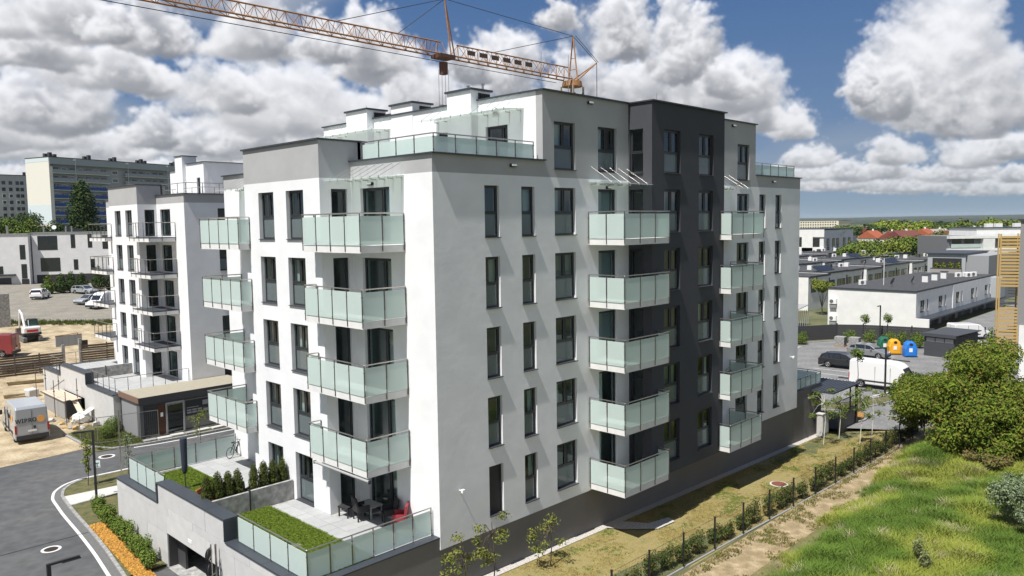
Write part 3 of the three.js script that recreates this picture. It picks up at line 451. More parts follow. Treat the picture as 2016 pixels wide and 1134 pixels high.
// ---------- podium, terraces, garage of the main block ----------
function podium(pos, label, o) {
  const T = thing('podium', label, 'podium', pos), W = -5.95, end = -17.7;
  // front: structural wall with the garage opening, faced with concrete panels
  const hole = [-11.7, -6.6, -2.9, -.42];
  const core = put('wall', [plate([[end, -3], [-.06, -3], [-.06, .74], [-5.95, .74], [-5.95, 1.64], [-12.5, 1.64], [-12.5, .74], [end, .74]], [[hole[0], hole[1], -2.98, hole[3]]], .5).applyMatrix4(turnX).translate(W + .53, 0, 0)], M.podium, T);
  if (!o.plain) {
    const rows = [[-2.2, -1.35], [-1.35, -.49], [-.49, .37], [.37, .735], [.74, 1.635]];
    rows.forEach(([y0, y1], r) => { for (let z = end - (r % 2 ? 1.25 : 0); z < -.1; z += 2.5) {
      let a = Math.max(z, end), b = Math.min(z + 2.5, -.07); if (r === 4) { a = Math.max(a, -12.49); b = Math.min(b, -5.96); } if (b - a < .1) continue;
      const cut = y0 < hole[3] - .01 && b > hole[0] && a < hole[1], segs = cut ? [[a, Math.min(b, hole[0])], [Math.max(a, hole[1]), b]] : [[a, b]]; if (cut && y1 > hole[3] + .1) put('wall_panel', [BB(W - .001 - rr(0, .006), W + .029, hole[3], y1 - .006, Math.max(a, hole[0]) + .002, Math.min(b, hole[1]) - .002)], M.podium, core);
      for (const [p, q] of segs) { if (q - p < .08) continue; put('wall_panel', [BB(W - .001 - rr(0, .006), W + .029, y0 + .006, y1 - .006, p + .006, q - .006)], rnd() < .5 ? M.podium : M.podium2, core); }
    } });
    put('vent_cover', [BB(W - .02, W, -.2, -.05, -9.44, -9.08)], M.whiteMetal, T);
    put('garage_door_frame', [BB(W + .03, W + .55, -2.9, -.42, -11.69, -11.6), BB(W + .4, W + .5, -2.9, -.42, -11.6, -10.8), BB(W + .1, W + .5, -.55, -.43, -11.6, -6.62)], std([.05, .05, .053], .6), T);
    put('garage_wall', [BB(W + .6, -.3, -3, .55, -12.3, -12.1), BB(W + .6, -.3, -3, .55, -4.2, -4), BB(-.3, -.1, -3, .55, -12.3, -4)], std(.06, .9), T);
    put('garage_floor', [BB(W + .02, -.3, -2.02, -1.955, -12.1, -4.2)], M.concrete, T);
    put('threshold', [BB(W - .06, W + .5, -2.05, -1.97, -11.6, -6.7)], M.concrete, T);
  }
  put('side_wall', [BB(W + .54, .09, -3, .74, -.3, -.06)], M.plinth, T); put('side_wall', [BB(W + .54, .39, -3, .74, end, end + .3)], M.plinth, T);
  put('deck', [BB(W + .54, -.01, .5, .74, end + .31, -.31), BB(XB + .02, -.02, .3, .49, Z2, Z1)], M.concrete, T);
  // copings: low, high, low; joints every 1.5 m
  const cop = (z0, z1, y, n) => { for (let i = 0; i < n; i++) { const a = lerp(z0, z1, i / n), b = lerp(z0, z1, (i + 1) / n); put('coping', [BB(W - .05, W + .57, y, y + .055, a + .006, b - .006)], M.coping, T); } };
  cop(end - .05, -12.56, .745, 3); cop(-12.56, -5.9, 1.645, 4); cop(-5.89, -.02, .745, 4);
  put('coping', [BB(W - .06, W + .575, .8, 1.645, -5.94, -5.895)], M.coping, T); put('coping', [BB(W - .06, W + .575, .8, 1.645, -12.562, -12.51)], M.coping, T);
  for (let i = 0; i < 4; i++) put('coping', [BB(lerp(W + .575, .0, i / 4) + .005, lerp(W + .575, .0, (i + 1) / 4) - .005, .745, .8, -.46, -.02)], M.coping, T);
  put('coping', [BB(W + .575, .0, .745, .8, end - .05, end + .4)], M.coping, T);
  // glass rails
  const k1 = put('rail_base', [BB(-5.34, -.1, .741, .78, -.5, -.465)], M.railDark, T);
  railing(k1, [[-5.62, -5.5], [-5.62, -.42], [-.1, -.42]], [4, 6], .8, 1.93, !o.plain, { glassBottom: .86, lines: [.1] });
  const k2 = put('rail_base', [BB(-5.34, -.1, .741, .78, -17.2, -17.16)], M.railDark, T);
  railing(k2, [[-.1, -16.9], [-5.6, -16.9], [-5.6, -12.6]], [5, 4], .8, 1.93, !o.plain, { glassBottom: .86, lines: [.1], mat: M.frosted });
  // wall between the two gardens
  const dv = put('divider_wall', [BB(-3.62, XB - .03, .741, 1.65, -8.5, -8.36)], M.concrete, T); put('divider_wall', [BB(-5.38, -3.68, .741, 1.63, -8.5, -8.36)], M.concrete, T); put('divider_post', [BB(-3.68, -3.62, .741, 1.7, -8.52, -8.34)], M.black, T);
  // lawns and paving
  if (!o.plain) {
    put('lawn', [BB(-5.38, -2.78, .741, .785, -8.3, -.52)], G.lawn, T); put('lawn', [BB(-5.38, -2.6, .741, .785, -16.7, -8.9)], G.lawn, T);
    put('lawn_edging', [BB(-2.78, -2.74, .741, .79, -8.3, -.52)], G.kerb, T); put('inspection_cover', [B(.42, .012, .3, -4.25, .792, -3.6)], G.kerb, T);
  } 
  const pav = put('paving_bed', [BB(o.plain ? -5.38 : -2.73, -.02, .741, .752, -8.34, -.48), BB(o.plain ? -5.38 : -2.6, -.02, .741, .752, -17.1, -8.52)], M.concrete, T);
  const tile = [cached('paver', () => B(.592, .035, .592)), cached('paver2', () => B(.594, .033, .59))];
  for (let x = o.plain ? -5.05 : -2.43; x < -.2; x += .6) for (let z = -16.8; z < -.6; z += .6) { if (x > XB - .3 && z > Z2 - .3 && z < Z1 + .3) continue; if (Math.abs(z + 8.4) < .35) continue; const p = put('paver', tile[rnd() * 2 | 0], rnd() < .5 ? G.tileA : G.tileB, pav); p.position.set(x, .77 + rr(-.002, .002), z); }
  return T;
}
M.podium2 = std([.53, .525, .515], .85, { map: withRepeat(mottle, 3.1), bumpMap: withRepeat(bumpFine, 1.1), bumpScale: .0015 });
podium([0, 0, 0], 'long light concrete podium with garage entrance and garden terraces below the glass balconies', {});
podium([6.73, 0, -38.2], 'plain pale podium of the unfinished block, with bare steel rails behind the pavilion', { plain: 1 });
// right hand end of the main block: low terrace, ramp roof, cabinet
{
  const t = thing('garage_ramp_house', 'low dark garage ramp house with grey ribbed roof at the far corner of the block', 'garage', [0, 0, 0]);
  put('wall', [BB(31.6, 36, -3, 1.3, -9, -.16)], M.plinth, t); put('terrace_floor', [BB(31.66, 35.96, 1.3, 1.34, -9, -.2)], G.tileA, t);
  const kb = put('coping', [BB(31.6, 36.05, 1.301, 1.345, -.34, -.12)], M.coping, t); railing(kb, [[31.8, -.2], [35.9, -.2], [35.9, -6]], [5, 6], 1.34, 2.15, true, { glassBottom: 1.4 });
  const rf = put('roof', [BB(34.2, 38.9, .95, 1.06, -2.6, 1.45)], M.coping, t); for (let i = 0; i < 16; i++) put('roof_rib', [BB(34.2, 38.9, 1.06, 1.09, -2.5 + i * .25, -2.46 + i * .25)], M.coping, rf);
  put('post', [BB(38.7, 38.85, -2.2, .95, 1.2, 1.35)], M.black, t); put('post', [BB(38.7, 38.85, -2.2, .95, -2.4, -2.25)], M.black, t); put('post', [BB(37.6, 37.68, -.9, .95, 1.22, 1.3)], M.black, t);
  each('ramp_wall', [BB(36.05, 38.69, -3.4, -.75, 1.05, 1.2), BB(36.05, 38.6, -3.4, -.75, -2.7, -2.55)], M.plinth, t); put('ramp_wall_top', [BB(36.0, 38.72, -.75, -.68, 1.0, 1.24)], G.kerb, t);
  for (let i = 0; i < 18; i++) put('baluster', [CY(.012, .012, .8, 36.15 + i * .145, -.3, 1.12, 5)], M.black, t); put('baluster_rail', [BB(36.05, 38.69, .08, .12, 1.09, 1.15)], M.black, t);
  put('wall_lamp', [B(.3, .08, .1, 33.9, .55, -.1)], M.whiteMetal, t);
  struct('ramp_floor', [patch([[36.1, .9], [39.5, 1.1], [40, -2.4], [36.1, -2.4]], .038)], std(.03, .9));
  const c = thing('utility_cabinet', 'pale grey utility cabinet with louvred door against the dark plinth', 'cabinet', [35.1, -2.3, .35]);
  put('body', [new RoundedBoxGeometry(1.1, 1.55, .4, 2, .02).translate(0, .82, 0)], G.path, c); put('roof', [B(1.2, .06, .5, 0, 1.63, 0)], G.path, c); put('door', [B(.48, 1.25, .02, -.26, .85, .21)], M.whiteMetal, c); put('door', [B(.48, 1.25, .02, .26, .85, .21)], M.whiteMetal, c); put('base', [B(1.14, .1, .44, 0, .03, 0)], G.kerb, c);
  const m = thing('inspection_cover', 'rust red round cover in pale ring in the dry garden lawn', 'manhole cover', [22.4, ground(22.4, 3.2) + .02, 3.2]); put('ring', [CY(.5, .5, .05, 0, 0, 0, 28)], G.path, m); put('lid', [CY(.4, .4, .05, 0, .02, 0, 28)], std([.16, .05, .03], .8), m);
}
{ // ochre bed between the ramp house and the yard
  const b = struct('mulch_bed', [patch([[39.1, 1.15], [40, 1.3], [41.6, .9], [42.2, .2], [41, -.6], [39.4, -.2]], .12)], std([.42, .2, .03], 1, { map: withRepeat(mottleStrong, .6) }));
  struct('kerb', [strip([[39, 1.3], [40, 1.45], [41.7, 1.05], [42.4, .2], [41.2, -.8]], -.1, .15, -2, -1.86)], G.kerb);
}
// ---------- plants ----------
const leafMat = new THREE.MeshPhysicalMaterial({ vertexColors: true, roughness: .9, specularIntensity: .25, transmission: .4, thickness: 0, side: THREE.DoubleSide });
const leafSolid = new THREE.MeshPhysicalMaterial({ vertexColors: true, roughness: .9, specularIntensity: .3, side: THREE.DoubleSide });
const bark = std([.10, .075, .055], .95), barkPale = std([.62, .60, .55], .9);
// leaves spread through blobs [cx,cy,cz,rx,ry,rz]; each leaf a folded rhomb of its own colour
function leaves(blobs, n, size, cols, o = {}) {
  const pos = new Float32Array(n * 12 * 3), col = new Float32Array(n * 12 * 3); let k = 0; const wsum = blobs.reduce((s, b) => s + b[3] * b[4] * b[5], 0);
  const a = V(), u = V(), w = V(), nn = V(), c = new THREE.Color();
  for (let i = 0; i < n; i++) {
    let r = rnd() * wsum, b = blobs[0]; for (const q of blobs) { r -= q[3] * q[4] * q[5]; b = q; if (r <= 0) break; }
    const th = rnd() * 6.283, ph = Math.acos(rr(-1, 1)), rad = Math.pow(rnd(), o.shell ?? .5) * (1 + .22 * N3(th * 1.5, ph * 2, b[0] + b[2])), dx = Math.sin(ph) * Math.cos(th), dy = Math.cos(ph), dz = Math.sin(ph) * Math.sin(th);
    a.set(b[0] + dx * rad * b[3], b[1] + dy * rad * b[4], b[2] + dz * rad * b[5]);
    nn.set(dx * .8 + rr(-.7, .7), dy * .6 + .55 + rr(-.6, .6), dz * .8 + rr(-.7, .7)).normalize();
    u.set(rr(-1, 1), rr(-1, .4), rr(-1, 1)).cross(nn).normalize(); w.crossVectors(nn, u);
    const L = size * rr(.65, 1.25), Wd = L * (o.aspect ?? .5), fold = L * .16;
    const P0 = a.clone().addScaledVector(u, -L / 2), P1 = a.clone().addScaledVector(u, L / 2).addScaledVector(nn, -fold), Q0 = a.clone().addScaledVector(w, Wd / 2).addScaledVector(nn, fold * .6), Q1 = a.clone().addScaledVector(w, -Wd / 2).addScaledVector(nn, fold * .6), Mm = a.clone().addScaledVector(nn, -fold * .2);
    const cl = cols[Math.floor(rnd() * cols.length)], v = rr(.75, 1.25); c.setRGB(cl[0] * v, cl[1] * v, cl[2] * v);
    for (const t of [P0, Q0, Mm, Q0, P1, Mm, P1, Q1, Mm, Q1, P0, Mm]) { pos[k] = t.x; pos[k + 1] = t.y; pos[k + 2] = t.z; col[k] = c.r; col[k + 1] = c.g; col[k + 2] = c.b; k += 3; }
  }
  const g = new THREE.BufferGeometry(); g.setAttribute('position', new THREE.BufferAttribute(pos, 3)); g.setAttribute('color', new THREE.BufferAttribute(col, 3)); g.computeVertexNormals(); g.setAttribute('uv', new THREE.BufferAttribute(new Float32Array(n * 24), 2)); g.userData.done = true; return g;
}
function limbs(pts) { const g = []; for (const [a, b, r0, r1] of pts) g.push(bar(V(...a), V(...b), r0, 7, r1)); return g; }
function tree(name, label, pos, o, group) {
  const t = thing(name, label, 'tree', pos, 0, group), h = o.trunk ?? 2, r = o.r ?? .12, seg = [[[0, -.2, 0], [h * .03, h * .5, .02 * h], r, r * .75], [[h * .03, h * .5, .02 * h], [0, h, 0], r * .75, r * .55]];
  for (const b of o.blobs.slice(0, o.nl ?? 6)) { const m = [b[0] * .5, lerp(h, b[1], .5) + .1 * r, b[2] * .5]; seg.push([[0, h * .85, 0], m, r * .5, r * .3], [m, [b[0], b[1] + b[4] * .3, b[2]], r * .3, r * .1]); }
  put('trunk', limbs(seg), o.bark ?? bark, t);
  put('crown', leaves(o.blobs, o.n, o.size, o.cols, o), o.mat ?? leafSolid, t);
  return t;
}
const GREEN = { fresh: [[.085, .14, .02], [.11, .16, .025], [.06, .105, .018], [.14, .16, .035]], walnut: [[.12, .185, .018], [.16, .225, .022], [.21, .24, .032], [.235, .195, .042], [.095, .15, .016], [.19, .26, .027]], dark: [[.03, .055, .014], [.045, .075, .018], [.06, .09, .02]], thuja: [[.05, .07, .014], [.075, .095, .02], [.10, .11, .028], [.04, .055, .014]], birch: [[.11, .15, .03], [.14, .17, .04], [.09, .13, .025]], yellow: [[.16, .19, .03], [.20, .22, .045], [.12, .16, .025]], pale: [[.16, .2, .11], [.11, .15, .07], [.2, .24, .15]] };
function clump(n, R, ry, cy, seedr = .5) { const b = []; for (let i = 0; i < n; i++) { const th = i * 2.4 + rr(-.4, .4), q = Math.sqrt((i + .5) / n), k = rr(.8, 1.2); b.push([Math.cos(th) * R * q, cy + rr(-.5, .55) * ry * (1.1 - q * .6), Math.sin(th) * R * q, R * seedr * k, ry * seedr * rr(.75, 1.1), R * seedr * k]); } return b; }
// the big tree right of the fence
tree('walnut_tree', 'big broad leafy tree with reddish young leaves at the end of the garden fence', [36, -2.0, 9.8], { trunk: 2.2, r: .22, n: 88000, size: .24, aspect: .46, shell: .42, cols: GREEN.walnut, mat: leafMat, nl: 14, blobs: [...clump(58, 4.6, 3.1, 3.0, .27), [-4.0, 1.4, 1.6, 1.3, 1.2, 1.2], [-4.6, 2.2, -.4, 1.3, 1.3, 1.2], [-3.0, 3.4, .4, 1.6, 1.4, 1.5], [-1.6, 4.6, -.2, 1.6, 1.3, 1.5], [.6, 5.4, .6, 1.7, 1.2, 1.5], [-2.6, .7, .6, 1.5, .9, 1.4], [-2.0, .9, 3.6, 1.4, 1.0, 1.2], [1.0, .9, 4.2, 1.5, 1.1, 1.2], [3.6, 5.2, -1.2, 1.9, 1.5, 1.8], [-2.6, 2.2, 2.4, 1.5, 1.1, 1.4], [2.2, 1.6, 3.2, 1.7, 1.2, 1.5], [-1.0, .6, 2.2, 1.6, .8, 1.2], [-4.4, 2.9, .8, 1.3, 1.1, 1.2], [-3.7, 4.8, -.6, 1.3, 1.0, 1.2], [-1.4, 6.0, 0, 1.5, 1.0, 1.4], [2.2, 6.2, .5, 1.6, 1.1, 1.5], [-3.6, 1.4, 1.9, 1.3, .9, 1.2], [0, 1.2, 2.8, 1.7, 1.0, 1.4], [3.4, 3.6, 2.6, 1.8, 1.5, 1.6]] });
tree('bushy_tree', 'bright green bushy tree filling the gap left of the big leafy tree', [44.5, -2, 4.6], { trunk: 1.4, r: .12, n: 7000, size: .26, shell: .4, cols: GREEN.fresh, mat: leafMat, blobs: clump(9, 2.2, 1.7, 2.3, .42) });
tree('elder_bush', 'pale grey green bush cut off by the right edge above the meadow', [22.2, -1.7, 15.1], { trunk: .8, r: .07, n: 6500, size: .13, shell: .4, cols: GREEN.pale, blobs: clump(10, 1.25, 1.7, 1.8, .42) });
tree('young_tree', 'low reddish leaved sapling in the shade under the big leafy tree', [30.6, -1.8, 11.6], { trunk: .5, r: .04, n: 1300, size: .2, cols: [[.12, .1, .03], [.1, .12, .03], [.16, .11, .05]], blobs: clump(4, 1.0, .7, 1.1, .5) });
tree('meadow_shrub', 'pale leaved shrub growing up from the meadow at the bottom edge', [14.9, -1.7, 12.9], { trunk: .9, r: .03, n: 900, size: .11, cols: [[.16, .18, .07], [.22, .23, .11], [.12, .15, .05]], blobs: [[0, 1.3, 0, .22, .5, .2], [.35, 1.0, -.2, .2, .45, .2], [-.3, .85, .3, .24, .4, .22], [.1, .6, .2, .3, .35, .3]] });
// birches on the garden lawn
[[32.55, 1.49, 3.7, 'slim young birch nearest the pale utility cabinet'], [34.77, 1.64, 3.6, 'slim young birch directly before the dark ramp wall'], [33.76, 3.43, 3.9, 'slim young birch closest to the garden fence'], [35.66, 3.51, 3.7, 'slim young birch at the end of the lawn beside the yard']].forEach(([x, z, h, l]) => {
  const t = tree('birch_sapling', l, [x, ground(x, z), z], { trunk: h * .92, r: .028, bark: barkPale, n: 800, size: .13, cols: GREEN.birch, nl: 9, blobs: Array.from({ length: 9 }, (_, i) => [rr(-.75, .75), h * (.5 + i * .055), rr(-.75, .75), .36, .2, .36]), shell: .6 }, 'young birches on the garden lawn');
});
// saplings against the podium, near the bottom edge
[[-.6, 2.0, 3.1, 'drooping young tree in front of the terrace glass, left of two'], [1.35, 1.5, 3.3, 'drooping young tree in front of the dark plinth under the white corner'], [5.2, 1.1, 2.0, 'thin weeping sapling bending against the dark plinth wall']].forEach(([x, z, h, l]) => {
  tree('young_tree', l, [x, ground(x, z), z], { trunk: h * .95, r: .03, n: 620, size: .13, cols: [[.13, .15, .03], [.18, .18, .045], [.1, .12, .025]], nl: 9, blobs: Array.from({ length: 10 }, (_, i) => [rr(-.8, .8), h * (.42 + i * .062), rr(-.6, .6), .34, .2, .34]), shell: .6 }, 'saplings along the plinth');
});
// hedge plants behind the divider: eight columnar thujas
[-5.3, -4.82, -4.36, -3.92, -3.18, -2.71, -2.26, -1.79].forEach((x, i) => {
  const names = ['leftmost', 'second', 'third', 'fourth', 'fifth', 'sixth', 'seventh', 'rightmost'];
  const t = thing('thuja', `dark columnar thuja, ${names[i]} in the hedge row behind the concrete terrace wall`, 'shrub', [x, .78, -8.9], 0, 'thujas between the two terraces');
  put('trunk', [CY(.02, .035, .5, 0, .2, 0, 6)], bark, t); const hh = 1.9 + rr(-.06, .06);
  put('crown', leaves([[0, .5, 0, .23, .5, .23], [0, .95, 0, .25, .5, .25], [0, 1.35, 0, .22, .42, .22], [0, 1.62, 0, .15, .3, .15]], 4200, .08, GREEN.thuja, { shell: .3, aspect: .45 }), leafSolid, t);
  t.scale.set(rr(.9, 1.1), hh / 1.92, rr(.9, 1.1));
});
// shrub row in the road bed
[[-6.05, -20.3, 1.2], [-6.1, -19.3, 1.0], [-6.2, -18.3, 1.15], [-6.22, -17.3, .9], [-6.3, -16.3, 1.0], [-6.38, -15.3, 1.2], [-6.45, -14.4, .9], [-6.55, -13.5, 1.0], [-6.6, -12.7, 1.3], [-6.7, -11.9, .9]].forEach(([x, z, h], i) => {
  const t = thing('laurel_shrub', i === 0 ? 'bushy green shrub at the foot of the black street lamp' : i === 9 ? 'green shrub nearest the garage entrance in the ochre bed' : i === 8 ? 'tall thin green shrub close to the garage entrance' : `green shrub in the ochre bed, number ${['', 'two', 'three', 'four', 'five', 'six', 'seven', 'eight'][i]} counting from the street lamp`, 'shrub', [x, -1.9, z], 0, 'shrubs along the podium wall');
  put('stem', limbs([[[0, 0, 0], [.1, h * .6, .05], .02, .01], [[0, 0, 0], [-.12, h * .5, -.1], .02, .01]]), bark, t);
  put('crown', leaves([[0, h * .5, 0, .36, h * .42, .4], [.14, h * .75, .1, .2, h * .3, .2], [-.15, h * .65, -.12, .22, h * .35, .24]], 1100, .12, [[.08, .14, .02], [.11, .17, .026], [.14, .20, .038], [.17, .20, .045]], { shell: .5, aspect: .4 }), leafSolid, t);
});
{ // ochre bark chips: too many to count
  const n = 5200, im = new THREE.InstancedMesh(new THREE.BoxGeometry(.075, .022, .045), std([1, 1, 1], .95), n), m = new THREE.Matrix4(), q = new THREE.Quaternion(), e = new THREE.Euler();
  for (let i = 0; i < n; i++) { const t = rnd(), z = lerp(-19.4, -9.6, t), kx = lerp(-6.98, -7.75, Math.pow(t, 1.1)), x = kx + .12 + rnd() * .72; e.set(rr(-.6, .6), rr(0, 6), rr(-.6, .6)); m.compose(V(x, -1.895 + rr(0, .03), z), q.setFromEuler(e), V(rr(.6, 1.4), 1, rr(.6, 1.4))); im.setMatrixAt(i, m); const v = rr(.55, 1.25); im.setColorAt(i, lin(.47 * v, .245 * v, .045 * v)); }
  im.name = 'bark_mulch'; tag(im, 'loose ochre bark mulch between the kerb and the green shrubs', 'mulch', null, 'stuff'); scene.add(im);
}
// hedge along the fence and climbing leaves: one shrub between each pair of posts
const fenceZ = (x) => lerp(5.05, 5.66, smooth(4, 32, x)), fenceX = []; for (let i = 0; i < 15; i++) fenceX.push(4.35 + i * 2.52);
fenceX.slice(0, -1).forEach((x, i) => {
  for (let s = 0; s < 2; s++) {
    const px = x + .65 + s * 1.15 + rr(-.2, .2), z = fenceZ(px) - .42 + rr(-.1, .1), h = rr(.75, 1.25);
    const t = thing('cherry_laurel', `dark laurel inside the garden fence, ${['left', 'right'][s]} one in bay ${['one', 'two', 'three', 'four', 'five', 'six', 'seven', 'eight', 'nine', 'ten', 'eleven', 'twelve', 'thirteen', 'fourteen'][i]} from the bottom`, 'shrub', [px, ground(px, z), z], 0, 'laurels along the garden fence');
    put('stem', limbs([[[0, 0, 0], [.1, h * .7, .05], .015, .008], [[0, 0, 0], [-.15, h * .6, -.05], .015, .008]]), bark, t);
    put('crown', leaves([[0, h * .45, 0, .52, h * .44, .32], [.3, h * .7, 0, .26, h * .34, .22], [-.32, h * .62, 0, .28, h * .38, .22]], 640, .13, [[.045, .075, .014], [.06, .10, .018], [.085, .11, .025], [.03, .055, .012], [.14, .1, .03]], { shell: .45, aspect: .38 }), leafSolid, t);
  }
});
{ // garden fence: posts, double rod panels, a concrete base board in each bay
  const t = thing('garden_fence', 'dark rod panel fence with slim posts along the dry garden lawn', 'fence', [0, 0, 0]);
  fenceX.forEach((x, i) => {
    const z = fenceZ(x), y = ground(x, z) - .05; put('post', [BB(x - .035, x + .035, y - .2, y + 1.62, z - .03, z + .03), BB(x - .045, x + .045, y + 1.62, y + 1.65, z - .04, z + .04)], M.black, t);
    if (i === fenceX.length - 1) return; const x2 = fenceX[i + 1], z2 = fenceZ(x2), y2 = ground(x2, z2) - .05, rods = [];
    const P = (s, h) => V(lerp(x + .04, x2 - .04, s), lerp(y, y2, s) + h, lerp(z, z2, s));
    for (let r = 0; r <= 6; r++) rods.push(bar(P(0, .22 + r * .225), P(1, .22 + r * .225), r === 6 ? .007 : .004, 4)); for (let k = 0; k <= 24; k++) rods.push(bar(P(k / 24, .2), P(k / 24, 1.6), .0028, 3));
    put('rod_panel', rods, M.black, t); put('base_board', [bar(P(0, .08), P(1, .08), .06, 4).scale(1, 1, 1)], G.kerb, t);
  });
}
// ---------- grass: uncountable blades ----------
function bladeGeo(n, h, spread, lean) { const p = []; for (let i = 0; i < n; i++) { const a = rnd() * 6.283, x = rr(-spread, spread), z = rr(-spread, spread), hh = h * rr(.55, 1.15), w = (.012 + .008 * rnd()) * (h > .4 ? .7 : 1), lx = Math.cos(a) * hh * lean * rr(.3, 1) + hh * .18, lz = Math.sin(a) * hh * lean * rr(.3, 1), cx = Math.cos(a + 1.57) * w, cz = Math.sin(a + 1.57) * w; const A = [x - cx, 0, z - cz], Bq = [x + cx, 0, z + cz], C = [x + lx * .35 + cx * .8, hh * .6, z + lz * .35 + cz * .8], D = [x + lx * .35 - cx * .8, hh * .6, z + lz * .35 - cz * .8], E = [x + lx, hh * (1 - lean * .3), z + lz]; p.push(...A, ...Bq, ...C, ...A, ...C, ...D, ...D, ...C, ...E); } const g = new THREE.BufferGeometry(); g.setAttribute('position', new THREE.Float32BufferAttribute(p, 3)); g.computeVertexNormals(); g.setAttribute('uv', new THREE.Float32BufferAttribute(new Float32Array(p.length / 3 * 2), 2)); return g; }
const bladeMat = new THREE.MeshPhysicalMaterial({ color: 0xffffff, roughness: 1, specularIntensity: .2, transmission: .25, thickness: 0, side: THREE.DoubleSide });
function grass(name, label, n, geo, spot, colour) {
  const im = new THREE.InstancedMesh(geo, bladeMat, n), m = new THREE.Matrix4(), q = new THREE.Quaternion(); let k = 0, tries = 0;
  while (k < n && tries++ < n * 6) { const s = spot(); if (!s) continue; const [x, y, z, sc] = s; m.compose(V(x, y, z), q.setFromAxisAngle(V(0, 1, 0), rnd() * 6.283 * (sc > .9 ? .25 : 1) - .6), V(sc, sc * rr(.8, 1.2), sc)); im.setMatrixAt(k, m); im.setColorAt(k, colour(x, z)); k++; }
  im.count = k; im.name = numbered(name); im.castShadow = im.receiveShadow = true; tag(im, label, 'grass', null, 'stuff'); scene.add(im); return im;
}
const edgeZ = (x) => 8.9 - smooth(12, 24, x) * 1.5 + .35 * Math.sin(x * .9) + .25 * Math.sin(x * 2.3);
grass('tall_grass', 'tall bright green meadow grass right of the bare soil path', 30000, bladeGeo(20, .72, .2, .85), () => { const x = rr(6, 44), z = rr(7, 21); const d = z - edgeZ(x) + rr(-.5, .5); if (d < -.9) return null; const far = smooth(-.9, 1.4, d); if (rnd() > .12 + far) return null; return [x, mound(x, z) - .02, z, lerp(.22, 1.15, far) * (.8 + .5 * Math.abs(N3(x * .5, z * .5, 2)))]; },
  (x, z) => { const n = N3(x * .35, z * .35, 7.7), m2 = N3(x * 1.3, z * 1.3, 3.1), v = rr(.75, 1.25); return m2 > .42 ? lin(.38 * v, .33 * v, .2 * v) : n > .08 ? lin(.27 * v, .30 * v, .055 * v) : n > -.12 ? lin(.195 * v, .255 * v, .04 * v) : lin(.11 * v, .18 * v, .028 * v); });
grass('dry_lawn_tufts', 'sparse dry tufts of lawn between the block and the garden fence', 9000, bladeGeo(10, .055, .1, .8), () => { const x = rr(0, 38), z = rr(.3, 5); const n = N3(x * .5, z * .8, 1.7); if (rnd() > .35 + n * 1.3) return null; return [x, ground(x, z) + .012, z, rr(.5, 1.1)]; }, (x, z) => { const v = rr(.8, 1.2); return N3(x * .6, z * .9, 5.5) > .2 ? lin(.16 * v, .19 * v, .04 * v) : lin(.32 * v, .26 * v, .09 * v); });
grass('terrace_lawn_grass', 'short green grass of the two terrace lawns', 12000, bladeGeo(14, .032, .07, .7), () => { const x = rr(-5.35, -2.82), z = rr(-16.6, -.55); if (z > -9.3 && z < -8.3) return null; return [x, .783, z, rr(.8, 1.3)]; }, (x, z) => { const v = rr(.75, 1.25); return lin(.14 * v, .20 * v, .025 * v); });
grass('weeds', 'ragged weeds in front of the wooden pavilion and along the sand', 2600, bladeGeo(10, .4, .14, .7), () => { if (rnd() < .5) { const x = rr(-1.7, 1.25), z = rr(-40, -33.7); return [x, ground(x, z) + .04, z, rr(.25, .65)]; } const t = rnd(), x = lerp(4, 34, t) + rr(-1.5, 1.5), z = lerp(-101, -82, t) + rr(-1.5, 1.5); return [x, ground(x, z), z, rr(.8, 1.8)]; }, () => { const v = rr(.7, 1.2); return lin(.11 * v, .14 * v, .03 * v); });
grass('soil_tufts', 'scattered tufts on the bare soil path outside the garden fence', 1500, bladeGeo(9, .13, .12, .8), () => { const x = rr(6, 34), z = rr(5.5, 9); if (N3(x * .7, z * .7, 9.1) < .1 && z > 6) return null; return [x, ground(x, z) + .01, z, rr(.6, 1.4)]; }, () => { const v = rr(.7, 1.2); return rnd() < .5 ? lin(.14 * v, .15 * v, .035 * v) : lin(.24 * v, .19 * v, .08 * v); });
// ---------- vehicles: x forwards, y up, origin on the ground at the middle ----------
const paint = (c) => phy(c, .32, { clearcoat: .8, clearcoatRoughness: .08, metalness: .1 });
const carGlass = phy([.018, .022, .026], .06, { clearcoat: 1, clearcoatRoughness: .03 }), plastic = std([.03, .03, .032], .7), lampRed = std([.35, .015, .015], .25), lampClear = phy([.75, .77, .8], .12, { clearcoat: 1 }), alloy = std([.5, .5, .5], .35, { metalness: .8 });
function wheelParts(t, x, z, r) {
  const w = put('wheel', [new THREE.TorusGeometry(r * .78, r * .23, 10, 24), CY(r * .74, r * .74, r * .5, 0, 0, 0, 20).rotateX(Math.PI / 2)], M.rubber, t); w.position.set(x, r, z);
  const s = Math.sign(z), rim = [new THREE.TorusGeometry(r * .58, r * .07, 6, 20).translate(0, 0, s * r * .27), CY(r * .12, r * .12, .03, 0, 0, 0, 10).rotateX(Math.PI / 2).translate(0, 0, s * r * .28)]; for (let k = 0; k < 5; k++) rim.push(B(r * .13, r * .56, .02, 0, r * .3, s * r * .27).rotateZ(k * 1.2566)); put('rim', rim, alloy, w);
}
function taper(g, y0, k) { const p = g.attributes.position; for (let i = 0; i < p.count; i++) { const d = Math.max(0, p.getY(i) - y0); p.setZ(i, p.getZ(i) * (1 - d * k)); } g.computeVertexNormals(); return g; }
function prism(pts, w, bev = .04) { const s = new THREE.Shape(pts.map(([a, b]) => new THREE.Vector2(a, b))); return new THREE.ExtrudeGeometry(s, { depth: w - 2 * bev, bevelEnabled: bev > 0, bevelThickness: bev, bevelSize: bev, bevelOffset: -bev, bevelSegments: 2 }).translate(0, 0, -w / 2 + bev); }
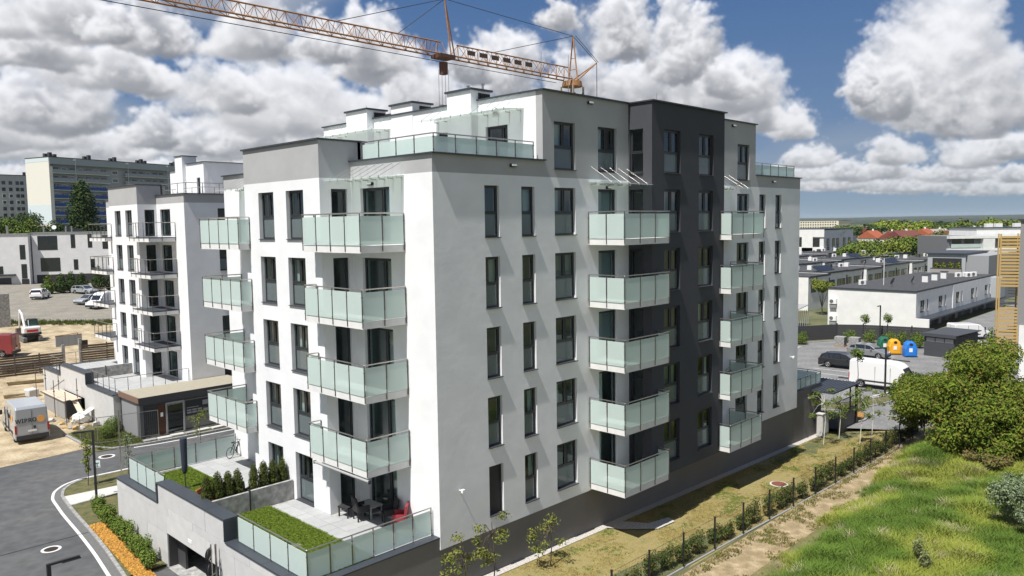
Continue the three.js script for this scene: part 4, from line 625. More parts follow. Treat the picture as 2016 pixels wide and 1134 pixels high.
// lower outline with wheel arches cut in
function bodyPts(L, top, axles, r, sill) { const p = [[-L / 2, sill + .12], [-L / 2 + .06, sill]]; for (const a of axles) for (let k = 0; k <= 8; k++) { const t = Math.PI - k / 8 * Math.PI; p.push([a + Math.cos(t) * r * 1.15, Math.max(sill, r + Math.sin(t) * r * 1.12)]); } p.push([L / 2 - .06, sill], [L / 2, sill + .14]); return [...p, ...top]; }
function car(name, label, cat, pos, turn, o) {
  const t = thing(name, label, cat, pos, turn, o.group), { L, W, r = .32, mat, axles, hood, roof } = o;
  put('body', [prism(bodyPts(L, hood, axles, r, .2), W, .07)], mat, t);
  const y0 = roof[0][1]; const cab = put('cabin_glass', [taper(prism(roof, W - .16, .03), y0, .28)], carGlass, t);
  // painted roof and pillars over the glass
  const top = roof.slice(1, -1), rt = [...top.map(([x, y]) => [x, y + .012]), ...top.slice().reverse().map(([x, y]) => [x, y - .075])];
  put('roof', [taper(prism(rt, W - .145, .02), y0, .28)], mat, cab);
  const pil = (a, b, w) => { for (const s of [1, -1]) { const zz = (y) => s * (W - .15) / 2 * (1 - Math.max(0, y - y0) * .28); put('pillar', [bar(V(a[0], a[1], zz(a[1])), V(b[0], b[1], zz(b[1])), w, 5)], mat, cab); } };
  for (const [a, b, w] of o.pillars) pil(a, b, w);
  for (const x of axles) for (const s of [1, -1]) wheelParts(t, x, s * (W / 2 - .12), r);
  for (const s of [1, -1]) { put('headlight', [B(.12, .13, .34, L / 2 - .07, o.light ?? .66, s * (W / 2 - .25))], lampClear, t); put('tail_light', [B(.1, .22, .2, -L / 2 + .05, (o.light ?? .66) + .16, s * (W / 2 - .14))], lampRed, t); put('mirror', [new RoundedBoxGeometry(.14, .12, .2, 2, .04).translate(o.mir ?? .55, y0 + .1, s * (W / 2 + .06))], mat, t); put('door', [BB(-.62, .42, .38, y0 - .06, s * W / 2 - .004, s * W / 2 + .006)], mat, t); }
  put('bumper', [B(.1, .2, W - .2, L / 2 - .02, .34, 0)], plastic, t); put('bumper', [B(.1, .2, W - .2, -L / 2 + .02, .36, 0)], plastic, t); put('number_plate', [B(.02, .11, .5, -L / 2 - .005, .6, 0)], M.whiteMetal, t);
  if (o.rails) for (const s of [1, -1]) put('roof_rail', [bar(V(-1.6, roof[1][1] + .05, s * .55), V(.4, roof[2][1] + .06, s * .55), .02)], M.black, t);
  return t;
}
const hatch = (o) => ({ L: 4.05, W: 1.7, r: .31, axles: [-1.25, 1.28], hood: [[2.0, .62], [1.85, .76], [1.05, .98], [-1.85, 1.02], [-2.0, .8]], roof: [[1.15, .93], [.32, 1.42], [-.2, 1.5], [-1.1, 1.47], [-1.62, 1.33], [-1.93, .97]], pillars: [[[1.05, .95], [.3, 1.43], .045], [[-.1, .95], [-.15, 1.48], .04], [[-1.1, .96], [-1.2, 1.45], .06], [[-1.85, .96], [-1.6, 1.35], .07]], ...o });
const estate = (o) => ({ L: 4.65, W: 1.8, r: .33, axles: [-1.35, 1.4], hood: [[2.3, .6], [2.15, .74], [1.1, .95], [-2.2, 1.0], [-2.32, .78]], roof: [[1.2, .9], [.4, 1.4], [-.2, 1.48], [-1.5, 1.44], [-1.95, 1.34], [-2.25, .96]], pillars: [[[1.12, .92], [.38, 1.41], .045], [[-.1, .92], [-.15, 1.46], .045], [[-1.2, .95], [-1.3, 1.43], .06], [[-2.15, .96], [-1.93, 1.36], .07]], rails: 1, ...o });
const suv = (o) => ({ L: 4.4, W: 1.84, r: .36, axles: [-1.3, 1.35], hood: [[2.18, .75], [2.02, .92], [1.0, 1.1], [-2.05, 1.14], [-2.18, .9]], roof: [[1.1, 1.05], [.3, 1.56], [-.3, 1.66], [-1.5, 1.6], [-1.85, 1.48], [-2.1, 1.1]], pillars: [[[1.0, 1.08], [.28, 1.58], .045], [[-.1, 1.08], [-.15, 1.64], .045], [[-1.15, 1.1], [-1.25, 1.6], .07], [[-2.0, 1.1], [-1.83, 1.5], .08]], light: .85, ...o });
const vanSide = { high: [[2.9, .78], [2.86, .98], [2.0, 1.22], [1.45, 2.02], [1.1, 2.3], [.6, 2.42], [-2.85, 2.46], [-2.96, 2.3], [-2.98, .7]], low: [[2.4, .7], [2.34, .95], [1.6, 1.12], [.85, 1.82], [.4, 1.93], [-2.25, 1.97], [-2.38, 1.85], [-2.4, .7]] };
function van(label, pos, turn, o) {
  const t = thing(o.name ?? 'cargo_van', label, 'van', pos, turn), s = o.low ? vanSide.low : vanSide.high, L = o.low ? 4.8 : 5.96, W = o.low ? 1.9 : 2.02, r = o.low ? .33 : .35, ax = o.low ? [-1.5, 1.55] : [-1.95, 1.95];
  put('body', [taper(prism(bodyPts(L, s, ax, r, .28), W, .09), 1.15, .075)], o.mat, t);
  const w0 = o.low ? [1.52, 1.17, .92, 1.8] : [1.94, 1.28, 1.46, 1.98]; // windscreen
  const dx = w0[2] - w0[0], dy = w0[3] - w0[1], ws = new RoundedBoxGeometry(.04, Math.hypot(dx, dy), W - .42, 2, .02); ws.rotateZ(Math.atan2(-dx, dy)); ws.translate((w0[0] + w0[2]) / 2 + .012, (w0[1] + w0[3]) / 2 + .012, 0); put('windscreen', [ws], carGlass, t);
  for (const q of [1, -1]) {
    const z = q * (W / 2 - .028), sw = o.low ? [[.55, 1.15], [1.42, 1.15], [.9, 1.66], [.55, 1.7]] : [[1.0, 1.28], [1.82, 1.28], [1.4, 1.88], [1.0, 1.95]];
    const g = prism(sw, .03, 0); g.rotateX(q * -.06); g.translate(0, 0, z + q * -.0); put('side_window', [g], carGlass, t);
    if (o.sideGlass) put('side_window', [BB(o.sideGlass[0], o.sideGlass[1], 1.32, 1.92, z - .02, z + .006)], carGlass, t);
    put('mirror', [new RoundedBoxGeometry(.1, .34, .2, 2, .04).translate(o.low ? 1.25 : 1.75, 1.42, q * (W / 2 + .13))], plastic, t);
    put('rub_strip', [BB(-L / 2 + .9, L / 2 - 1.6, .62, .76, q * W / 2 - .02, q * W / 2 + .014)], o.strip ?? plastic, t);
    put('tail_light', [B(.08, .55, .12, -L / 2 + .03, 1.0, q * (W / 2 - .08))], lampRed, t); put('headlight', [B(.3, .24, .26, L / 2 - .22, .92, q * (W / 2 - .22))], lampClear, t);
    for (const a of ax) wheelParts(t, a, q * (W / 2 - .14), r);
  }
  put('bumper', [BB(L / 2 - .1, L / 2 + .03, .3, .62, -W / 2 + .1, W / 2 - .1)], plastic, t); put('bumper', [BB(-L / 2 - .06, -L / 2 + .1, .3, .58, -W / 2 + .08, W / 2 - .08)], plastic, t); put('number_plate', [B(.02, .11, .5, -L / 2 - .02, .84, 0)], M.whiteMetal, t);
  const d = put('rear_door_gap', [BB(-L / 2 - .003, -L / 2 + .01, .62, (o.low ? 1.8 : 2.25), -.008, .008)], plastic, t); put('door_handle', [B(.03, .18, .14, -L / 2 - .01, 1.06, .14)], plastic, t);
  for (const q of [1, -1]) for (const gx of [.53, -.74]) put('door_gap', [BB(gx - .01, gx + .01, .5, o.low ? 1.75 : 2.0, q * W / 2 - .05, q * W / 2 + .003)], plastic, t);
  return t;
}
const silver = paint([.33, .35, .37]), whiteP = paint([.78, .78, .77]), greyP = paint([.20, .205, .21]), blackP = paint([.012, .013, .015]), redP = paint([.22, .025, .03]), navyP = paint([.02, .025, .05]);
// right hand car park (noses towards +z)
const faceZ = -Math.PI / 2;
car('parked_car', 'silver grey hatchback parked beside the recycling bins', 'car', [67.5, -1.96, -8.3], faceZ, hatch({ mat: greyP, group: 'cars in the right car park' }));
car('parked_car', 'black estate car parked behind the white panel van', 'car', [59.9, -1.96, -7.9], faceZ + .05, estate({ mat: blackP, group: 'cars in the right car park' }));
van('tall white panel van half hidden by the big leafy tree', [52.4, -1.96, -1.2], faceZ + .02, { mat: whiteP });
{ const t = van('small white delivery van with red lettering in front of the garages', [88.4, -1.96, -3.9], faceZ + .82, { mat: whiteP, low: 1 }); for (const [y, w] of [[1.6, .7], [1.47, .95], [1.36, .6]]) put('red_lettering', [BB(-.4 - w / 2, -.4 + w / 2, y, y + .055, .915 - (y - 1.15) * .07, .93 - (y - 1.15) * .07)], M.redPlastic, t); }
car('parked_car', 'white small car mostly hidden behind the dark bin shed', 'car', [81.2, -1.96, -2.9], faceZ + .9, hatch({ mat: whiteP, group: 'cars in the right car park' }));
// left: grey service van on the sand
{
  const vx = -3.95, vz = -42.7, t = van('grey service van with WIPRO lettering parked on the sand', [vx, ground(vx, vz) + .03, vz], Math.PI / 2 - .09, { mat: paint([.36, .38, .40]), strip: plastic });
  const font = await new FontLoader().loadAsync('fonts/droid/droid_sans_bold.typeface.json');
  const txt = (s, size, mat, x, y, z, side) => { const g = new TextGeometry(s, { font, size, depth: .012, curveSegments: 3 }); g.computeBoundingBox(); g.translate(-(g.boundingBox.max.x) / 2, 0, 0); if (side) { g.rotateY(side > 0 ? 0 : Math.PI); } else g.rotateY(-Math.PI / 2); g.translate(x, y, z); return put('lettering', [g], mat, t); };
  txt('WIPRO', .27, M.black, -2.987, 1.42, -.34); put('emblem', [CY(.23, .23, .012, 0, 0, 0, 24).rotateZ(Math.PI / 2).translate(-2.986, 1.56, .52)], std([.75, .36, .1], .6), t);
  txt('WIPRO', .28, M.black, -.9, 1.45, -.985, -1); put('emblem', [CY(.26, .26, .012, 0, 0, 0, 24).rotateX(Math.PI / 2).translate(-1.8, 1.56, -.985)], std([.75, .36, .1], .6), t);
  t.scale.setScalar(1.07);
}
const onLot = (x, z) => ground(x, z) + .05;
const spot = (x, z) => [x, onLot(x, z), z];
car('parked_car', 'white compact off-road car in front of the far garage door', 'car', spot(17.6, -121), Math.PI / 2 - .55, suv({ mat: whiteP }));
car('parked_car', 'silver car beside the dark conifer hedge of the far terrace', 'car', spot(25.2, -124), -1.2, estate({ mat: silver }));
van('white van parked among cars behind the bare balconies', spot(22.9, -107), 3.6, { mat: whiteP, name: 'cargo_van' });
car('parked_car', 'pale saloon car parked on the far side of the white van', 'car', spot(22.2, -112), 3.6, estate({ mat: silver, group: 'cars on the left tarmac' }));
car('parked_car', 'white hatchback parked next to the dark car behind the balconies', 'car', spot(24.6, -103.4), 3.6, hatch({ mat: whiteP, group: 'cars on the left tarmac' }));
car('parked_car', 'dark blue car parked between two white cars behind the balconies', 'car', spot(26.2, -101), 3.6, estate({ mat: navyP, group: 'cars on the left tarmac' }));
car('parked_car', 'white car last in the row behind the balconies', 'car', spot(28.6, -99.6), 3.6, hatch({ mat: whiteP, group: 'cars on the left tarmac' }));
{ const x = 1.6, z = -77.5; van('dark red van cut off by the left edge behind the fence', [x - .6, ground(x, z), z], 2.5, { mat: redP, low: 0, name: 'cargo_van' }); }
{ // excavator with its tail to the camera
  const x = 6.9, z = -84.5, t = thing('excavator', 'white compact excavator with dark tracks on the sand lot', 'excavator', [x, ground(x, z) + .02, z], Math.PI / 2 + .0);
  for (const s of [1, -1]) { put('track', [prism([[-1.35, .12], [-1.2, 0], [1.2, 0], [1.35, .12], [1.35, .5], [1.2, .62], [-1.2, .62], [-1.35, .5]], .42, .03).translate(0, 0, s * .82)], std(.14, .9), t); }
  put('undercarriage', [B(1.6, .4, 1.2, 0, .5, 0)], M.black, t); put('slew_ring', [CY(.6, .6, .15, 0, .75, 0, 20)], M.black, t);
  put('counterweight', [new RoundedBoxGeometry(1.1, .95, 1.95, 3, .22).translate(-.75, 1.35, 0)], whiteP, t); put('red_stripe', [B(.02, .3, 1.2, -1.31, 1.32, 0)], M.redPlastic, t); put('engine_base', [new RoundedBoxGeometry(1.2, .35, 1.95, 2, .1).translate(-.72, .95, 0)], M.black, t);
  const cb = put('cab', [B(1.15, .1, .95, .35, 2.55, .42), ...[[-.15, -.02], [-.15, .86], [.88, -.02], [.88, .86]].map(([a, b]) => B(.07, 1.6, .07, a + .02, 1.75, b))], M.black, t); put('cab_window', [B(1.0, 1.45, .82, .36, 1.78, .42)], phy([.05, .10, .09], .08, { clearcoat: 1 }), cb);
  put('deck', [B(1.5, .3, 1.9, .35, .95, 0)], M.black, t);
  const bm = put('boom', [bar(V(.9, 1.1, -.2), V(2.0, 3.0, -.2), .14, 6, .16), bar(V(2.0, 3.0, -.2), V(3.1, 3.5, -.2), .16, 6, .12)], whiteP, t); put('dipper_arm', [bar(V(3.1, 3.5, -.2), V(3.6, 1.3, -.2), .12, 6, .09)], whiteP, bm); put('hydraulic_ram', [bar(V(1.2, 1.2, -.2), V(2.2, 2.6, -.2), .05)], M.black, bm);
  put('bucket', [prism([[3.3, 1.3], [3.8, 1.25], [4.0, .7], [3.7, .35], [3.2, .5]], .8, .03).translate(0, 0, -.2)], std([.1, .08, .06], .8), t);
}
// ---------- left side ----------
{ // wooden sales pavilion
  const t = thing('pavilion', 'low dark wooden sales pavilion with flat roof and glazed front', 'pavilion', [1.3, -2, -34.44]), Hh = 3.0, Lx = 8.2, D = 3.6;
  const wood = std([.045, .047, .05], .7), brown = std([.13, .05, .025], .7, { map: withRepeat(mottleStrong, .8) });
  put('roof', [BB(-.12, Lx + .1, Hh - .04, Hh + .02, -D - .1, .1)], std([.32, .29, .22], .95, { map: withRepeat(mottle, 2) }), t); put('roof_edge', [BB(-.16, -.1, Hh - .34, Hh + .07, -D - .14, .14)], std([.18, .11, .08], .8), t); put('roof_edge', [BB(-.1, Lx + .12, Hh - .5, Hh + .05, .1, .14)], wood, t);
  put('side_wall', [BB(0, .12, 0, Hh - .35, -D, -.5)], std([.25, .255, .26], .8), t); put('corner_pier', [BB(-.05, .2, 0, Hh - .3, -.5, .06)], std([.1, .1, .105], .7), t); put('back_wall', [BB(.12, Lx, 0, Hh - .05, -D, -D + .12)], wood, t); put('floor', [BB(.05, Lx, -.05, .12, -D, .05)], G.kerb, t);
  for (let y = .12; y < Hh - .55; y += .14) put('slat', [BB(.2, 1.15, y, y + .125, -.02, .03)], wood, t);
  put('door', [BB(1.17, 1.72, .12, Hh - .5, -.03, .04)], brown, t); const mb = put('mail_box', [BB(1.38, 1.55, 1.45, 1.75, .04, .1)], M.whiteMetal, t);
  put('front_header', [BB(.2, Lx, Hh - .62, Hh - .5, -.05, .05)], wood, t); put('window_frame', [BB(1.75, 1.87, .12, Hh - .6, -.03, .09), BB(3.02, 3.12, .12, Hh - .6, -.03, .09), BB(1.87, 3.02, Hh - .72, Hh - .6, -.03, .09), BB(5.5, 5.62, .12, Hh - .55, -.03, .09)], std([.36, .36, .36], .6), t);
  put('glazing', [BB(1.88, 3.01, .2, Hh - .73, 0, .02)], M.glass, t); put('glazing_bar', [BB(1.88, 3.01, 1.2, 1.27, -.01, .05)], M.frame, t);
  const sh = put('shutter_panel', [BB(3.13, 5.49, .2, Hh - .62, 0, .03)], std([.2, .2, .195], .7), t); put('poster', [BB(3.2, 5.42, 1.15, 2.3, .03, .045)], std([.02, .02, .024], .5), sh);
  for (const [x, y, w, h] of [[3.3, 1.3, .34, .14], [3.7, 1.3, .34, .14], [4.1, 1.3, .34, .14], [3.3, 1.5, .34, .1], [3.7, 1.5, .34, .1], [4.1, 1.5, .34, .1], [4.55, 1.3, .36, .22], [4.95, 1.35, .4, .24], [3.3, 1.72, .9, .05], [4.5, 1.8, .85, .34]]) put('poster_print', [BB(x, x + w, y, y + h, .045, .05)], std([.32, .33, .35], .6), sh);
  put('side_return', [BB(5.63, Lx, .12, Hh - .6, -.7, -.6)], wood, t); put('interior_wall', [BB(5.5, 5.6, .12, Hh - .1, -D, -.05)], wood, t); put('ceiling', [BB(.12, Lx, Hh - .12, Hh - .05, -D + .1, -.03)], wood, t);
  for (let i = 0; i < 7; i++) { const s = thing('stepping_slab', `pale concrete slab lying in front of the pavilion, ${['first', 'second', 'third', 'fourth', 'fifth', 'sixth', 'seventh'][i]} from the weeds`, 'slab', [1.6 + i * .98, -1.93, -33.75 + (i % 2) * .1], rr(-.08, .08), 'slabs laid in front of the pavilion'); put('slab', [B(.9, .1, .5)], i % 3 ? G.path : G.kerb, s); }
}
// street lamps: black square poles with a flat arm
function lampPost(label, x, z, y, h, turn) { const t = thing('street_lamp', label, 'lamp', [x, y, z], turn); put('pole', [BB(-.06, .06, -.1, h, -.06, .06)], M.black, t); put('arm', [BB(-.06, .95, h, h + .07, -.05, .05)], M.black, t); const hd = put('lamp_head', [BB(.4, .98, h - .03, h, -.07, .07)], M.black, t); put('lens', [BB(.45, .92, h - .036, h - .03, -.05, .05)], M.lampGlass, hd); put('base_plate', [BB(-.11, .11, 0, .03, -.11, .11)], M.black, t); return t; }
lampPost('tall black street lamp beside the pale footpath', -5.23, -23.3, -2 + .1, 3.85, Math.PI - .4);
lampPost('black street lamp head rising from the bottom edge over the road', -12.09, -5.81, -2, 3.9, 0);
lampPost('slim black lamp pole in front of the white panel van', 49.4, -.36, -1.9, 4.0, 2.4);
lampPost('slim black lamp against the blank white gable', 79.6, -11.4, -2, 4.4, Math.PI);
{ // pole, sign and sapling on the verge
  const p = thing('service_pole', 'thin pale metal pole rising beside the terrace corner', 'pole', [-3.0, -1.9, -25.9]); put('pole', [CY(.035, .045, 4.2, 0, 2.1, 0, 8)], M.steel, p); put('cap', [CY(.05, .04, .06, 0, 4.22, 0, 8)], M.steel, p);
  const s = thing('verge_sign', 'small pale green sign on a thin post behind the street lamp', 'sign', [-4.36, -1.91, -25.75], -.5); put('post', [CY(.02, .02, 1.3, 0, .65, 0, 6)], M.steel, s); const b = put('board', [B(.32, .42, .02, 0, 1.3, 0)], M.whiteMetal, s); put('symbol', [B(.2, .06, .006, 0, 1.36, .014), B(.06, .2, .006, 0, 1.28, .014), B(.24, .03, .006, 0, 1.15, .014)], std([.05, .25, .2], .6), b);
  tree('linden_sapling', 'slender leafy sapling left of the black street lamp', [-4.75, -1.92, -26.3], { trunk: 2.6, r: .03, n: 420, size: .15, cols: GREEN.yellow, nl: 6, blobs: [[0, 2.5, 0, .35, .3, .3], [.1, 2.0, .05, .3, .35, .3], [-.05, 1.5, 0, .26, .35, .26], [.05, 1.0, 0, .2, .3, .2]] });
  tree('linden_sapling', 'sparse sapling between the pale pole and the terrace glass', [-2.4, -1.92, -26.6], { trunk: 2.6, r: .025, n: 240, size: .13, cols: GREEN.pale, nl: 5, blobs: [[0, 2.2, 0, .5, .5, .5], [.1, 1.4, .05, .4, .5, .4], [-.1, .8, 0, .3, .4, .3]] });
  tree('linden_sapling', 'sparse sapling in front of the pavilion glazing', [2.2, -1.92, -26.9], { trunk: 2.8, r: .025, n: 260, size: .13, cols: GREEN.yellow, nl: 5, blobs: [[0, 2.6, 0, .8, .3, .5], [.3, 2.9, .05, .5, .4, .4], [-.1, 1.8, 0, .3, .5, .3]] });
}
// traffic mirrors at the garage entrance
{ const t = thing('traffic_mirror', 'pair of round convex mirrors on a pole beside the garage entrance', 'mirror', [-6.35, -2.3, -6.35], .5); put('pole', [CY(.03, .03, 3.0, 0, 1.5, 0, 8), bar(V(0, 1.75, 0), V(.28, 1.75, 0), .02), BB(.25, .31, 1.4, 2.9, -.03, .03)], M.steel, t); for (const y of [2.62, 2.0]) { const m = put('mirror', [new THREE.SphereGeometry(.3, 20, 8, 0, 6.283, 0, .9).rotateX(Math.PI / 2).rotateY(Math.PI * 1.1).scale(1, 1, .5).translate(-.05, y, .02)], M.black, t); put('rim', [new THREE.TorusGeometry(.24, .025, 6, 24).rotateY(Math.PI * 1.1).translate(-.05, y, -.04)], M.black, m); } }
// terrace furniture
{
  const u = thing('parasol', 'closed dark blue parasol standing on the far terrace lawn', 'parasol', [-4.34, .78, -13.4]); put('pole', [CY(.02, .025, .9, 0, .42, 0, 8)], M.black, u); put('foot', [CY(.2, .24, .05, 0, .02, 0, 16)], M.black, u); put('cover', [new THREE.LatheGeometry([[.001, .72], [.07, .74], [.125, .9], [.14, 1.3], [.155, 2.0], [.165, 2.4], [.14, 2.47], [.001, 2.48]].map(([a, b]) => new THREE.Vector2(a, b)), 14)], std([.022, .030, .048], .85), u);
  const chair = (label, x, z, turn, mat, low) => { const t = thing(low ? 'stool' : 'garden_chair', label, low ? 'stool' : 'chair', [x, .79, z], turn); for (const [a, b] of [[-.25, -.25], [.25, -.25], [-.25, .25], [.25, .25]]) put('leg', [B(.05, .42, .05, a, .21, b)], mat, t); put('seat', [B(.58, .07, .58, 0, .42, 0)], mat, t); if (!low) { put('backrest', [new RoundedBoxGeometry(.58, .6, .09, 2, .03).rotateX(-.15).translate(0, .72, -.28)], mat, t); for (const s of [1, -1]) put('armrest', [B(.06, .26, .5, s * .29, .52, 0)], mat, t); } return t; };
  const wick = std([.02, .02, .022], .8), plR = std([.28, .025, .035], .55);
  chair('black wicker armchair on the near terrace with its back to the lawn', -.95, -3.95, 1.35, wick); chair('black wicker armchair beside the red chair under the balcony', -.4, -2.75, -2.0, wick); chair('red plastic garden chair next to the glass rail', .0 - .45, -2.0, -2.4, plR); chair('low dark stool left of the black armchair', -1.1, -4.75, .2, wick, 1);
  const tb = thing('garden_table', 'small grey slatted table between the black armchairs', 'table', [-.45, .79, -4.05]); put('table_top', [B(.62, .05, 1.0, 0, .5, 0)], G.tileA, tb); put('shelf', [B(.52, .03, .9, 0, .22, 0)], G.tileA, tb); for (const [a, b] of [[-.27, -.45], [.27, -.45], [-.27, .45], [.27, .45]]) put('leg', [B(.05, .48, .05, a, .24, b)], G.tileA, tb);
  const aw = thing('awning_cassette', 'rolled grey awning cassette under the lowest sunny balcony', 'awning', [-2.1, 3.18, -3.6]); put('cassette', [CY(.055, .055, 3.9, 0, 0, 0, 10).rotateX(Math.PI / 2)], std(.3, .5), aw); put('end_cap', [B(.12, .13, .04, 0, 0, 1.96)], M.black, aw); put('end_cap', [B(.12, .13, .04, 0, 0, -1.96)], M.black, aw);
  chair('orange brown garden chair behind the thuja hedge', -4.95, -9.7, .6, std([.28, .09, .03], .7)); chair('dark folding chair leaning behind the thuja hedge', -3.3, -9.8, 2.2, wick);
  const bk = thing('bicycle', 'dark bicycle leaning at the far end of the terrace glass', 'bicycle', [-.32, .79, -16.55], .4); for (const s of [-.3, .3]) put('wheel', [new THREE.TorusGeometry(.28, .02, 6, 20).translate(s * 1.3, .3, 0)], M.black, bk); put('frame', [bar(V(-.38, .3, 0), V(-.1, .7, 0), .02), bar(V(-.1, .7, 0), V(.3, .75, 0), .02), bar(V(.3, .75, 0), V(.39, .3, 0), .02), bar(V(-.1, .7, 0), V(0, .3, 0), .02), bar(V(0, .3, 0), V(.3, .7, 0), .02)], M.black, bk); put('handlebar', [bar(V(.3, .85, -.2), V(.3, .85, .2), .015)], M.black, bk); put('saddle', [B(.2, .05, .1, -.12, .8, 0)], M.black, bk);
  const gr = thing('grill', 'black kettle grill on the lowest left balcony', 'grill', [-1.2, 3.58, -12.6]); put('bowl', [new THREE.SphereGeometry(.28, 14, 10).scale(1, .8, 1).translate(0, .85, 0)], M.black, gr); for (const a of [0, 2.1, 4.2]) put('leg', [bar(V(.1 * Math.cos(a), .7, .1 * Math.sin(a)), V(.25 * Math.cos(a), 0, .25 * Math.sin(a)), .015)], M.steel, gr); put('side_shelf', [B(.35, .03, .3, -.4, .85, 0)], M.black, gr);
  const pl = thing('balcony_plant', 'dark leafy pot plant on the second balcony right of the dark bay', 'plant', [19.7, 3.59, 1.5]); put('pot', [CY(.16, .12, .3, 0, .15, 0, 12)], std(.1, .8), pl); put('foliage', leaves([[0, .85, 0, .3, .45, .3], [.6, .55, .1, .5, .2, .25]], 260, .16, GREEN.dark, { aspect: .25 }), leafSolid, pl);
}
// construction site behind the grey van
{
  for (const [x, z, h, l] of [[-.35, -53.7, 3.4, 'first'], [-.4, -50.6, 3.5, 'second'], [-.85, -46.7, 3.0, 'third'], [-1.1, -42.9, 2.7, 'fourth'], [.35, -49.8, 3.2, 'fifth'], [.4, -45.2, 3.2, 'sixth']]) tag(put('scaffold_pole', [CY(.03, .03, h, x, ground(x, z) + h / 2, z, 7), CY(.08, .08, .02, x, ground(x, z) + .02, z, 8), B(.1, .1, .1, x, ground(x, z) + h * .7, z)], M.railDark), `upright steel scaffold pole, ${l} along the pale podium behind the van`, 'pole', 'scaffold poles at the podium');
  tag(put('scaffold_brace', [bar(V(-.35, .9, -53.7), V(-.4, .9, -50.6), .025), bar(V(-.35, 1.3, -53.7), V(.35, 1.3, -49.8), .025), B(.1, .1, .1, -.4, .9, -50.6), B(.1, .1, .1, -.35, .9, -53.7), bar(V(-.35, .9, -53.7), V(-.35, 1.3, -53.7), .03)], M.railDark), 'horizontal steel tubes tying the scaffold poles together', 'brace');
  const b = thing('site_cover', 'plank covered dark hoarding box leaning against the pale podium', 'hoarding', [.05, -2, -47.2]); put('box', [BB(-.6, .55, 0, 1.55, -3.2, 2.2)], M.black, b); put('side_sheet', [BB(-.66, -.61, .1, 1.5, -3.2, 2.2)], std(.3, .6), b); for (let i = 0; i < 5; i++) put('plank', [BB(-.8 + i * .28, -.55 + i * .28, 1.56 + rr(0, .04), 1.61, -3.4 + rr(-.2, .2), 2.4 + rr(-.2, .2))], std([.52, .42, .33], .9), b); put('ramp_board', [B(.4, .05, 2.6).rotateX(.5).translate(.1, .9, 3.2)], std([.55, .46, .36], .9), b);
  const stone = (label, x, z, w, h, d, mat) => { const g = new RoundedBoxGeometry(w, h, d, 3, Math.min(w, h, d) * .2), p = g.attributes.position; for (let i = 0; i < p.count; i++) { const n = N3(p.getX(i) * 3 + x, p.getY(i) * 3, p.getZ(i) * 3 + z) * .12; p.setXYZ(i, p.getX(i) * (1 + n), p.getY(i) * (1 + n), p.getZ(i) * (1 + n)); } g.computeVertexNormals(); const m = put('concrete_slab', [g], mat); m.position.set(x, ground(x, z) + h / 2, z); m.rotation.y = rr(-.3, .3); tag(m, label, 'slab', 'slabs stacked beside the podium'); };
  stone('flat sandy slab nearest the left fence', 1.0, -62.3, 3.2, .35, 3, G.sand); stone('flat sandy slab lying beside the scaffold poles', -.9, -57, 2.4, .35, 2.6, G.sand); stone('white wrapped block behind the grey van', -.3, -55.6, .9, .7, 1.2, G.path); stone('long pale slab stack below the slatted fence', 2.4, -68.4, 4.6, .7, 1.2, G.kerb);
  const bag = thing('rubble_bag', 'white builders bag with rubble at the foot of the podium', 'bag', [.0, -1.98, -43.2]); { const g = new THREE.IcosahedronGeometry(.62, 3), p = g.attributes.position; for (let i = 0; i < p.count; i++) { const n = 1 + .3 * N3(p.getX(i) * 3, p.getY(i) * 3, p.getZ(i) * 3); p.setXYZ(i, p.getX(i) * n, p.getY(i) * .75 * n + .4, p.getZ(i) * n); } g.computeVertexNormals(); put('sack', [g], M.whiteMetal, bag); put('sack_flap', [B(.9, .05, .8).rotateZ(.5).translate(.4, .85, .2)], M.whiteMetal, bag); }
  for (let i = 0; i < 26; i++) { const x = rr(-1.7, .5), z = rr(-46, -40.6), s = rr(.1, .32); const m = put('rubble_piece', [new THREE.DodecahedronGeometry(s, 0)], [G.path, G.kerb, G.sand, std([.45, .3, .12], .9)][i % 4]); m.position.set(x, ground(x, z) + s * .4, z); m.rotation.set(rr(0, 3), rr(0, 3), 0); m.scale.set(1, rr(.4, .9), rr(.7, 1.3)); tag(m, 'loose chunk of pale building rubble between the grey van and the podium', 'rubble', 'rubble at the podium'); }
  for (const [x, z, l] of [[-.2, -36.6, 'round green shrub left of the pavilion wall, nearer one'], [.6, -38.0, 'round green shrub tucked against the pavilion corner']]) { const t = thing('box_shrub', l, 'shrub', [x, -1.96, z]); put('stem', [CY(.03, .04, .4, 0, .2, 0)], bark, t); put('crown', leaves([[0, .65, 0, .55, .6, .55]], 1500, .1, GREEN.fresh, { shell: .3 }), leafSolid, t); }
  // temporary mesh fence
  const f = thing('site_fence', 'temporary grey mesh fence panel standing before the pavilion', 'fence', [0, -1.95, 0]); const tp = [[-1.75, -37.6], [-1.4, -35], [2.4, -34.15]]; for (const [x, z] of tp) put('post', [CY(.025, .025, 2, x, 1, z, 6)], M.steel, f);
  for (let s = 0; s < 2; s++) { const [ax, az] = tp[s], [bx, bz] = tp[s + 1], g = [bar(V(ax, 1.98, az), V(bx, 1.98, bz), .022), bar(V(ax, .2, az), V(bx, .2, bz), .022)]; for (let k = 1; k < 28; k++) g.push(bar(V(lerp(ax, bx, k / 28), .2, lerp(az, bz, k / 28)), V(lerp(ax, bx, k / 28), 1.98, lerp(az, bz, k / 28)), .003, 3)); put('mesh_panel', g, M.steel, f); }
  // brown slatted hoarding and gate posts
  const hd = thing('slatted_fence', 'long brown slatted hoarding between the sand lots', 'fence', [0, 0, 0]), slat = std([.17, .13, .095], .85, { map: withRepeat(mottleStrong, 1.5) });
